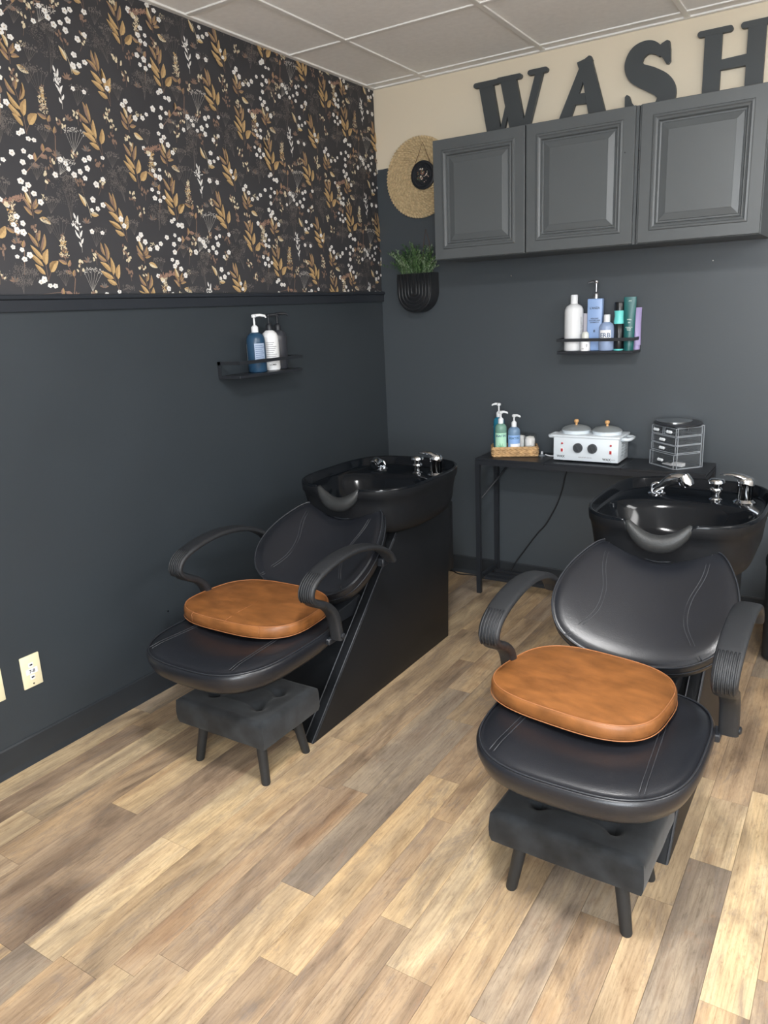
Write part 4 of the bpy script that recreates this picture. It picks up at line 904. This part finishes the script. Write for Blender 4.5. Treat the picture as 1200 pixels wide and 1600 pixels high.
# ------------------------------------------------------------------ backwash units
CY0 = -1.0
def build_unit():
    u = empty('backwash_unit', (0, 0, 0))
    hw = 0.168
    # base cabinet: side panels run 4 cm wide down the slope, recessed centre
    prof = [(-1.812, 0.0), (-0.805, 0.0), (-0.772, 0.60), (-1.205, 0.60)]
    inn = [(-1.782, 0.006), (-0.805, 0.006), (-0.772, 0.598), (-1.19, 0.598)]
    for s_ in (-1, 1):
        q = MB(); a, b2 = sorted((s_ * hw, s_ * (hw - 0.046))); q.prism(prof, 'x', a, b2, 0.004); q.done('side_panel', black_side, u, 30)
        q = MB()
        for dx in (0.005, 0.040):
            q.tube([(s_ * (hw - dx), -1.816, 0.004), (s_ * (hw - dx), -1.209, 0.602)], 0.0022, 6)
        q.done('piping', piping, u, True)
    q = MB(); q.prism(inn, 'x', -hw + 0.046, hw - 0.046); q.done('front_panel', black_side, u)
    q = MB(); q.box(-hw + 0.03, hw - 0.004, -0.80, -0.728, 0.30, 0.615, 0.006, 2); q.done('plumbing_cover', black_side, u, 40)
    q = MB(); q.prism([(-1.80, 0.335), (-1.36, 0.335), (-1.40, 0.40), (-1.80, 0.352)], 'x', -0.11, 0.11, 0.004); q.prism([(-1.50, 0.31), (-1.38, 0.42), (-1.36, 0.52), (-1.41, 0.52), (-1.46, 0.42), (-1.56, 0.345)], 'x', -0.06, 0.06); q.done('seat_bracket', metal_black, u)
    # ---- bowl
    n = 128
    RIM = 0.800; FRONT = -1.362; BACK = -0.722; cy = (FRONT + BACK) / 2
    def outl(hx, y0, y1, e_, zfun, cxx=0.0):
        c_, h_ = (y0 + y1) / 2, (y1 - y0) / 2
        return [Vector((x, y, zfun(x, y))) for x, y in superell(hx, h_, e_, n, cxx, c_)]
    def notch(x, y):
        if y > -1.15: return 9.0
        t = (abs(x) - 0.068) / 0.034; t = min(max(t, 0), 1); t = t * t * (3 - 2 * t)
        return RIM - 0.060 * (1 - t)
    def Z(z): return lambda x, y: min(z, notch(x, y) - (RIM - z) * 0.12 if z > 0.735 else z)
    rings = [outl(0.165, -1.22, -0.80, 2.8, Z(0.602)), outl(0.205, -1.285, -0.772, 2.9, Z(0.605)), outl(0.230, -1.322, -0.755, 3.4, Z(0.626)), outl(0.242, -1.338, -0.745, 3.4, Z(0.665)), outl(0.249, -1.347, -0.740, 3.4, Z(0.722)),
             outl(0.256, -1.352, -0.733, 3.4, Z(0.756)), outl(0.259, -1.360, -0.724, 3.4, Z(0.762)), outl(0.262, FRONT, BACK, 3.4, Z(0.790)), outl(0.2615, FRONT + 0.001, BACK - 0.001, 3.4, Z(0.797)), outl(0.258, FRONT + 0.004, BACK - 0.004, 3.4, Z(RIM)), outl(0.254, FRONT + 0.009, BACK - 0.010, 3.4, Z(0.799)), outl(0.251, FRONT + 0.012, BACK - 0.014, 3.4, Z(0.795)),
             outl(0.248, FRONT + 0.017, BACK - 0.022, 3.4, Z(0.768)), outl(0.245, FRONT + 0.021, BACK - 0.030, 3.4, Z(0.7635)), outl(0.237, FRONT + 0.026, -0.925, 2.9, Z(0.7625)), outl(0.237, FRONT + 0.029, -0.932, 2.8, Z(0.758)), outl(0.228, FRONT + 0.040, -0.945, 2.7, Z(0.73)), outl(0.205, FRONT + 0.075, -0.965, 2.5, Z(0.672)),
             outl(0.16, FRONT + 0.13, -0.99, 2.3, Z(0.632)), outl(0.09, FRONT + 0.19, -1.03, 2.1, Z(0.618)), outl(0.025, -1.12, -1.07, 2.0, Z(0.614))]
    q = MB(); q.mi = 1; q.loft(rings[:8], True, False); q.mi = 0; q.loft(rings[7:], False, True)
    bmesh.ops.remove_doubles(q.b, verts=q.b.verts, dist=1e-6); q.done('bowl', [bowl_black, bowl_outer], u, 60)
    q = MB(); q.lathe([(0.026, 0.616), (0.026, 0.619), (0.018, 0.620)], (0, -1.095, 0), 20); q.done('drain', chrome, u, 40)
    # neck rest: crescent pad in the notch
    pts, rad = [], []
    for i in range(21):
        t = -1 + i / 10; pts.append((t * 0.094, FRONT + 0.002 + 0.012 * t * t, 0.792 - 0.060 * (1 - abs(t) ** 2.2))); rad.append(0.009 + 0.019 * (1 - abs(t) ** 2.6))
    q = MB(); q.tube(pts, rad, 14); q.done('neck_rest', gel_black, u, True)
    # ---- fittings on the deck
    DZ = 0.763; g = empty('faucet', (0.172, -0.885, DZ)); g.parent = u; g.scale = (1.22, 1.22, 1.22)
    q = MB(); q.lathe([(0.030, 0), (0.030, 0.004), (0.024, 0.008), (0.020, 0.010), (0.020, 0.044), (0.022, 0.048), (0.022, 0.062), (0.018, 0.070), (0.006, 0.074)], n=28); b_ = q.done('faucet_body', chrome, g, 50)
    q = MB(); rings = []
    for t, w_, h_, z_ in ((0, 0.019, 0.010, 0.062), (0.3, 0.018, 0.008, 0.072), (0.6, 0.014, 0.005, 0.077), (0.85, 0.010, 0.0035, 0.076), (1, 0.005, 0.002, 0.073)):
        rings.append([Vector((0.012 - t * 0.078, w_ * math.cos(a), z_ + h_ * math.sin(a))) for a in [2 * PI * i / 14 for i in range(14)]])
    q.loft(rings); q.done('faucet_lever', chrome, g, True)
    q = MB(); q.lathe([(0.018, 0), (0.018, 0.004), (0.012, 0.008), (0.013, 0.022), (0.017, 0.028), (0.017, 0.034), (0.011, 0.039), (0.012, 0.046), (0.022, 0.050), (0.022, 0.058), (0.018, 0.062), (0.006, 0.063)], (0, 0, 0), 26); vb = q.done('vacuum_breaker', chrome, u, 50); vb.location = (0.082, -0.885, DZ); vb.scale = (1.2, 1.2, 1.2)
    return u
uL = build_unit()
uL.location = (0.618, 0, 0)
uR = copy_tree(uL); uR.location = (1.800, -0.022, 0)
tag(uL, 'black salon backwash unit by the left wall, with basin and sloping base', 'backwash basin', 'black backwash basin units')
tag(uR, 'black salon backwash unit in front of the console table, nearer the right', 'backwash basin', 'black backwash basin units')
# spray heads differ in how they lie
def sprayer(u, left):
    DZ = 0.763; g = empty('sprayer', (-0.118, -0.862, DZ)); g.parent = u; g.scale = (1.2, 1.2, 1.2)
    q = MB(); q.lathe([(0.026, 0), (0.026, 0.004), (0.020, 0.007)], n=22); q.tube([(0.017 * math.cos(a), 0.003, 0.016 + 0.017 * math.sin(a)) for a in [2 * PI * i / 20 for i in range(20)]], 0.004, 8, closed=True); q.done('hose_guide', chrome, g, 50)
    q = MB()
    if left:
        q.tube([(0.0, 0.01, 0.008), (0.0, -0.005, 0.022), (0.0, -0.028, 0.030), (0.0, -0.042, 0.024)], [0.012, 0.017, 0.020, 0.018], 18)
        q.lathe([(0.018, 0), (0.019, 0.004), (0.015, 0.006)], n=18, M=Matrix.Translation((0, -0.042, 0.024)) @ Matrix.Rotation(PI / 2 + 0.35, 4, 'X'))
    else:
        q.tube(spline([(-0.008, 0.004, 0.008), (0.012, 0.0, 0.024), (0.034, -0.004, 0.042), (0.060, -0.008, 0.052), (0.082, -0.012, 0.050)], 5), [0.007 + 0.011 * min(i / 12, 1) for i in range(21)], 16)
        q.lathe([(0.017, -0.022), (0.019, -0.012), (0.021, 0.0), (0.019, 0.012)], n=18, M=Matrix.Translation((0.084, -0.014, 0.044)) @ Matrix.Rotation(PI - 0.5, 4, 'Y'))
    q.done('spray_head', chrome, g, 60)
sprayer(uL, True); sprayer(uR, False)

# chair parts of each unit
def ring_scale(o2, s_, c): return [(c[0] + (x - c[0]) * s_, c[1] + (y - c[1]) * s_) for x, y in o2]
def inset(o2, d):
    n = len(o2); out = []
    for i in range(n):
        a, b2 = o2[i - 1], o2[(i + 1) % n]; tx_, ty_ = b2[0] - a[0], b2[1] - a[1]; l = math.hypot(tx_, ty_) or 1
        out.append((o2[i][0] - ty_ / l * d, o2[i][1] + tx_ / l * d))
    return out
def seat_parts(u):
    n = 96; yc, hy_ = -1.935, 0.275; o2 = []
    for x, y in superell(0.262, hy_, 3.3, n):
        o2.append((x * (1.0 - 0.05 * max(-y / hy_, 0) ** 2) , yc + y))
    def R(d, z, dome=0): return [Vector((x, y, z + 0.012 * max(0, (abs(x) / 0.26)) ** 2)) for x, y in inset(o2, d)]
    def C(s_, z): return [Vector((v.x * s_, yc + (v.y - yc) * s_, z + 0.012 * (abs(v.x) * s_ / 0.26) ** 2)) for v in R(0.045, 0)]
    rings = [[Vector((v.x * 0.9, yc + (v.y - yc) * 0.9, 0.346)) for v in R(0.04, 0)], R(0.03, 0.350), R(0.012, 0.366), R(0.001, 0.392), R(0.0, 0.412), R(0.004, 0.419), R(0.007, 0.422), R(0.010, 0.418), R(0.020, 0.427), R(0.045, 0.4355), C(0.85, 0.4400), C(0.7, 0.4405), C(0.5, 0.439), C(0.25, 0.438), C(0.05, 0.438)]
    q = MB(); q.loft(rings); s_ = q.done('seat', black_leather, u, True)
    q = MB(); q.tube([v + Vector((0, 0, 0.003)) for v in R(0.008, 0.420)], 0.0024, 6, closed=True); q.done('seat_piping', seat_pipe, s_, True)
    for sx in (-1, 1):
        q = MB()
        for d in (0, 0.011):
            pts = []
            for t in range(13):
                y = -2.168 + (0.456) * t / 12; x = sx * (0.165 + d - 0.03 * (t / 12)); pts.append((x, y, 0.4405 + 0.012 * (abs(x) / 0.26) ** 2 - 0.0045 * (t == 0)))
            q.tube(pts, 0.0011, 5)
        q.done('seat_seam', stitch, s_, True)
def back_parts(u):
    pts = [(0, 0.352), (0.055, 0.362), (0.105, 0.382), (0.145, 0.398), (0.178, 0.388), (0.212, 0.335), (0.243, 0.255), (0.256, 0.175), (0.248, 0.105), (0.215, 0.045), (0.15, 0.008), (0.07, -0.006)]
    full = [(x, v, 0) for x, v in pts] + [(0, -0.009, 0)] + [(-x, v, 0) for x, v in pts[:0:-1]]
    c_ = spline(full, 4, closed=True); o2 = [(p.x, p.y) for p in c_][::-1]      # counter-clockwise
    O = Vector((0, -1.622, 0.462)); V_ = Vector((0, 0.806, 0.592)); Nn = Vector((0, -0.592, 0.806))
    cc = (0, 0.18)
    def R(s_, n_, d=0.0):
        return [O + Vector((x, 0, 0)) + V_ * v + Nn * (n_ + 0.9 * x * x - d * (1 - (x / 0.26) ** 2)) for x, v in ring_scale(o2, s_, cc)]
    rings = [R(0.55, -0.085), R(0.86, -0.080), R(0.95, -0.066), R(0.99, -0.040), R(1.0, -0.02), R(1.0, -0.006), R(0.990, 0.001), R(0.978, -0.002), R(0.95, 0.004), R(0.86, 0.010), R(0.7, 0.013), R(0.5, 0.014), R(0.3, 0.014), R(0.12, 0.014)]
    q = MB(); q.loft(rings); b_ = q.done('backrest', black_leather, u, True)
    q = MB(); q.tube(R(0.990, 0.002), 0.0026, 6, closed=True); q.tube(R(0.998, -0.030), 0.002, 6, closed=True); q.done('backrest_piping', seat_pipe, b_, True)
    for sx in (-1, 1):
        q = MB()
        for d in (0, 0.010):
            pp = spline([(sx * (0.140 + d), 0.385, 0), (sx * (0.138 + d), 0.30, 0), (sx * (0.115 + d), 0.21, 0), (sx * (0.120 + d), 0.13, 0), (sx * (0.165 + d), 0.045, 0), (sx * (0.178 + d), 0.028, 0)], 5)
            q.tube([O + Vector((p.x, 0, 0)) + V_ * p.y + Nn * (0.9 * p.x ** 2 + (0.0135 if 0.06 < p.y < 0.34 else 0.006)) for p in pp], 0.0012, 5)
        q.done('backrest_seam', stitch, b_, True)
def arm_parts(u):
    path = spline([(-1.452, 0.578), (-1.478, 0.612), (-1.54, 0.650), (-1.62, 0.674), (-1.71, 0.684), (-1.80, 0.678), (-1.872, 0.662), (-1.916, 0.640), (-1.932, 0.612), (-1.920, 0.588), (-1.888, 0.568), (-1.85, 0.548), (-1.820, 0.52), (-1.803, 0.485), (-1.795, 0.445), (-1.790, 0.412)], 5)
    m_ = len(path)
    for sx in (-1, 1):
        rings = []
        for i, p in enumerate(path):
            d = path[min(i + 1, m_ - 1)] - path[max(i - 1, 0)]; d2 = math.hypot(d.x, d.y); ny_, nz_ = -d.y / d2, d.x / d2
            t = i / (m_ - 1); w_ = 0.0275 + 0.004 * math.sin(PI * min(t / 0.62, 1)) - (0.004 if t > 0.7 else 0); th = 0.0105 + (0.003 if t > 0.62 else 0)
            rings.append([Vector((sx * 0.283 + x, p.x + ny_ * h_, p.y + nz_ * h_)) for x, h_ in superell(w_, th, 3.2, 20)])
        q = MB(); q.loft(rings); a_ = q.done('armrest', arm_black, u, 60)
        for k in range(6):                          # grip ridges on the front curl
            q = MB(); x = sx * 0.283 + (k - 2.5) * 0.0085; pts = []
            for i in range(int(m_ * 0.42), int(m_ * 0.60)):
                p = path[i]; d = path[i + 1] - path[i - 1]; d2 = math.hypot(d.x, d.y); pts.append((x, p.x + d.y / d2 * 0.0115, p.y - d.x / d2 * 0.0115))
            q.tube(pts, 0.0024, 6); q.done('grip_ridge', arm_black, a_, True)
        q = MB(); q.lathe([(0.010, 0), (0.010, 0.004), (0.006, 0.007)], n=14, M=Matrix.Translation((sx * 0.283 + sx * 0.022, -1.790, 0.425)) @ Matrix.Rotation(sx * PI / 2, 4, 'Y')); q.done('bolt', metal_black, a_, 40)
        q = MB(); q.box(min(sx * 0.20, sx * 0.268), max(sx * 0.20, sx * 0.268), -1.815, -1.765, 0.392, 0.412, 0.003, 1); q.done('arm_mount', metal_black, u, 40)
        q = MB(); q.box(min(sx * 0.215, sx * 0.27), max(sx * 0.215, sx * 0.27), -1.475, -1.435, 0.555, 0.585, 0.004, 1); q.done('arm_mount', metal_black, u, 40)
seat_parts(uL); back_parts(uL); arm_parts(uL)
for ch in list(uL.children):
    if ch.name.split('.')[0] in ('seat', 'backrest', 'armrest', 'arm_mount'): copy_tree(ch, uR)

# tan cushions
def cushion(loc, rz, label, seams, kx=1.0, ky=1.0):
    e = empty('seat_cushion', loc, rz, label, 'cushion', 'tan leather cushions on the salon seats')
    n = 96; o2 = []
    for x, y in superell(0.243, 0.188, 3.0, n): o2.append((x * kx * (1.0 - 0.09 * (y / 0.188 + 1) / 2), y * ky))
    def R(d, z): return [Vector((x, y, z)) for x, y in inset(o2, d)]
    rings = [R(0.03, 0.0), R(0.006, 0.002), R(0.001, 0.010), R(0.0, 0.022), R(0.001, 0.034), R(0.004, 0.041), R(0.007, 0.0425), R(0.010, 0.0415), R(0.02, 0.045)] + [[Vector((v.x * k, v.y * k, z)) for v in R(0.02, 0)] for k, z in ((0.85, 0.0485), (0.6, 0.050), (0.35, 0.0505), (0.08, 0.0505))]
    q = MB(); q.loft(rings); q.done('cover', tan_leather, e, True)
    q = MB(); q.tube(R(0.0065, 0.0425), 0.0016, 6, closed=True); q.tube(R(0.0, 0.006), 0.0014, 6, closed=True); q.done('piping', tan_stitch, e, True)
    if seams:
        q = MB()
        for x in (-0.13, 0.02, 0.16):
            q.tube([(x, -0.187 + 0.004 * abs(x) * 10, 0.012), (x, -0.1865 + 0.004 * abs(x) * 10, 0.038), (x * 0.99, -0.172, 0.0455), (x * 0.97, -0.10, 0.0503), (x * 0.96, -0.02, 0.0508)][: 5 if x == 0.02 else 3], 0.0008, 5)
        q.done('seam', tan_stitch, e, True)
    if seams: q = MB(); q.tube(spline([(0.222, 0.13, 0.006), (0.236, 0.135, -0.008), (0.240, 0.132, -0.03)], 3), 0.003, 6); q.done('tie_strap', tan_stitch, e, True)
    return e
cushion((0.586, -1.812, 0.4525), 0.0, 'tan leather cushion on the left salon seat, beside the left wall', True, 1.06, 1.0)
cushion((1.742, -1.866, 0.4525), -0.14, 'tan leather cushion on the right salon seat, larger in view', False, 0.955, 0.98)

# ------------------------------------------------------------------ velvet footstools
def footstool(loc, rz, label):
    e = empty('footstool', loc, rz, label, 'footstool', 'black velvet footstools')
    tx_, ty_ = 0.186, 0.140; z0, z1 = 0.148, 0.238; nu, nv = 36, 28
    tufts = [(-0.095, -0.05), (0.095, -0.05), (-0.095, 0.055), (0.095, 0.055)]
    def top(x, y):
        z = z1 + 0.004 * (1 - (x / tx_) ** 2) * (1 - (y / ty_) ** 2)
        for a, b2 in tufts: z -= 0.024 * math.exp(-((x - a) ** 2 + (y - b2) ** 2) / (2 * 0.013 ** 2)) + 0.006 * math.exp(-((x - a) ** 2 + (y - b2) ** 2) / (2 * 0.04 ** 2))
        z -= 0.006 * math.exp(-(abs(x) - 0.095) ** 2 / (2 * 0.005 ** 2)) * (abs(y) < 0.06) + 0.006 * math.exp(-(abs(y) - 0.052) ** 2 / (2 * 0.005 ** 2)) * (abs(x) < 0.1)
        return z
    vs, fs = [], []
    for i in range(nu + 1):
        for j in range(nv + 1):
            x = -tx_ + 2 * tx_ * i / nu; y = -ty_ + 2 * ty_ * j / nv
            ex = max(0, (abs(x) - (tx_ - 0.012)) / 0.012); ey = max(0, (abs(y) - (ty_ - 0.012)) / 0.012)
            vs.append((x, y, top(x, y) - 0.008 * (max(ex, ey) ** 2)))
    for i in range(nu):
        for j in range(nv): a = i * (nv + 1) + j; fs.append((a, a + nv + 1, a + nv + 2, a + 1))
    peri = [i * (nv + 1) for i in range(nu + 1)] + [nu * (nv + 1) + j for j in range(1, nv + 1)] + [i * (nv + 1) + nv for i in range(nu - 1, -1, -1)] + [j for j in range(nv - 1, 0, -1)]
    prev = peri; levels_ = [(1.012, 0.215), (1.016, 0.19), (1.010, 0.165), (0.99, 0.150)]
    for s_, z in levels_:
        cur = []
        for p in peri:
            wob = 0.0006 * math.sin(vs[p][0] * 60 + vs[p][1] * 47 + z * 90)
            cur.append(len(vs)); vs.append((vs[p][0] * s_ + wob * (abs(vs[p][0]) > tx_ * 0.98), vs[p][1] * s_ + wob * (abs(vs[p][1]) > ty_ * 0.98), z))
        for k in range(len(peri)): k2 = (k + 1) % len(peri); fs.append((prev[k], cur[k], cur[k2], prev[k2]))
        prev = cur
    fs.append(tuple(prev))
    q = MB(); q.add(vs, fs); s_ = q.done('padded_top', velvet, e, 55)
    for a, b2 in tufts:
        q = MB(); q.lathe([(0.008, -0.002), (0.0075, 0.002), (0.004, 0.004)], (a, b2, top(a, b2) + 0.001), 12); q.done('button', velvet, s_, True)
    for sx in (-1, 1):
        for sy in (-1, 1):
            t_ = Vector((sx * 0.122, sy * 0.085, 0.15)); b_ = Vector((sx * 0.146, sy * 0.103, 0.0)); q = MB()
            q.loft([[b_ + (t_ - b_) * k + Vector((r0 * math.cos(a), r0 * math.sin(a), 0)) for a in [2 * PI * g_ / 20 for g_ in range(20)]] for k, r0 in ((0, 0.0125), (0.03, 0.0145), (1, 0.0175))])
            q.done('leg', leg_black, e, 50)
    return e
footstool((0.645, -1.965, 0), 0.0, 'tufted black velvet footstool below the left salon seat')
footstool((1.790, -2.005, 0), -0.02, 'tufted black velvet footstool below the right salon seat')

# ------------------------------------------------------------------ bin at the right edge
e = empty('waste_bin', (2.155, -0.33, 0), 0, 'black rounded waste bin cut off by the right edge of the photo', 'bin')
def bring(h_, z): return [Vector((x, y, z)) for x, y in superell(h_, h_, 4, 40)]
q = MB(); q.loft([bring(0.128, 0.0), bring(0.136, 0.006), bring(0.145, 0.40), bring(0.142, 0.405)]); q.done('body', mat('black_bin_plastic', (38, 41, 44), 0.5, bump=(200, 0.2, 0.001)), e, 50)
q = MB(); q.loft([bring(0.149, 0.395), bring(0.150, 0.415), bring(0.142, 0.43), bring(0.08, 0.438)]); q.done('lid', metal_black, e, 50)
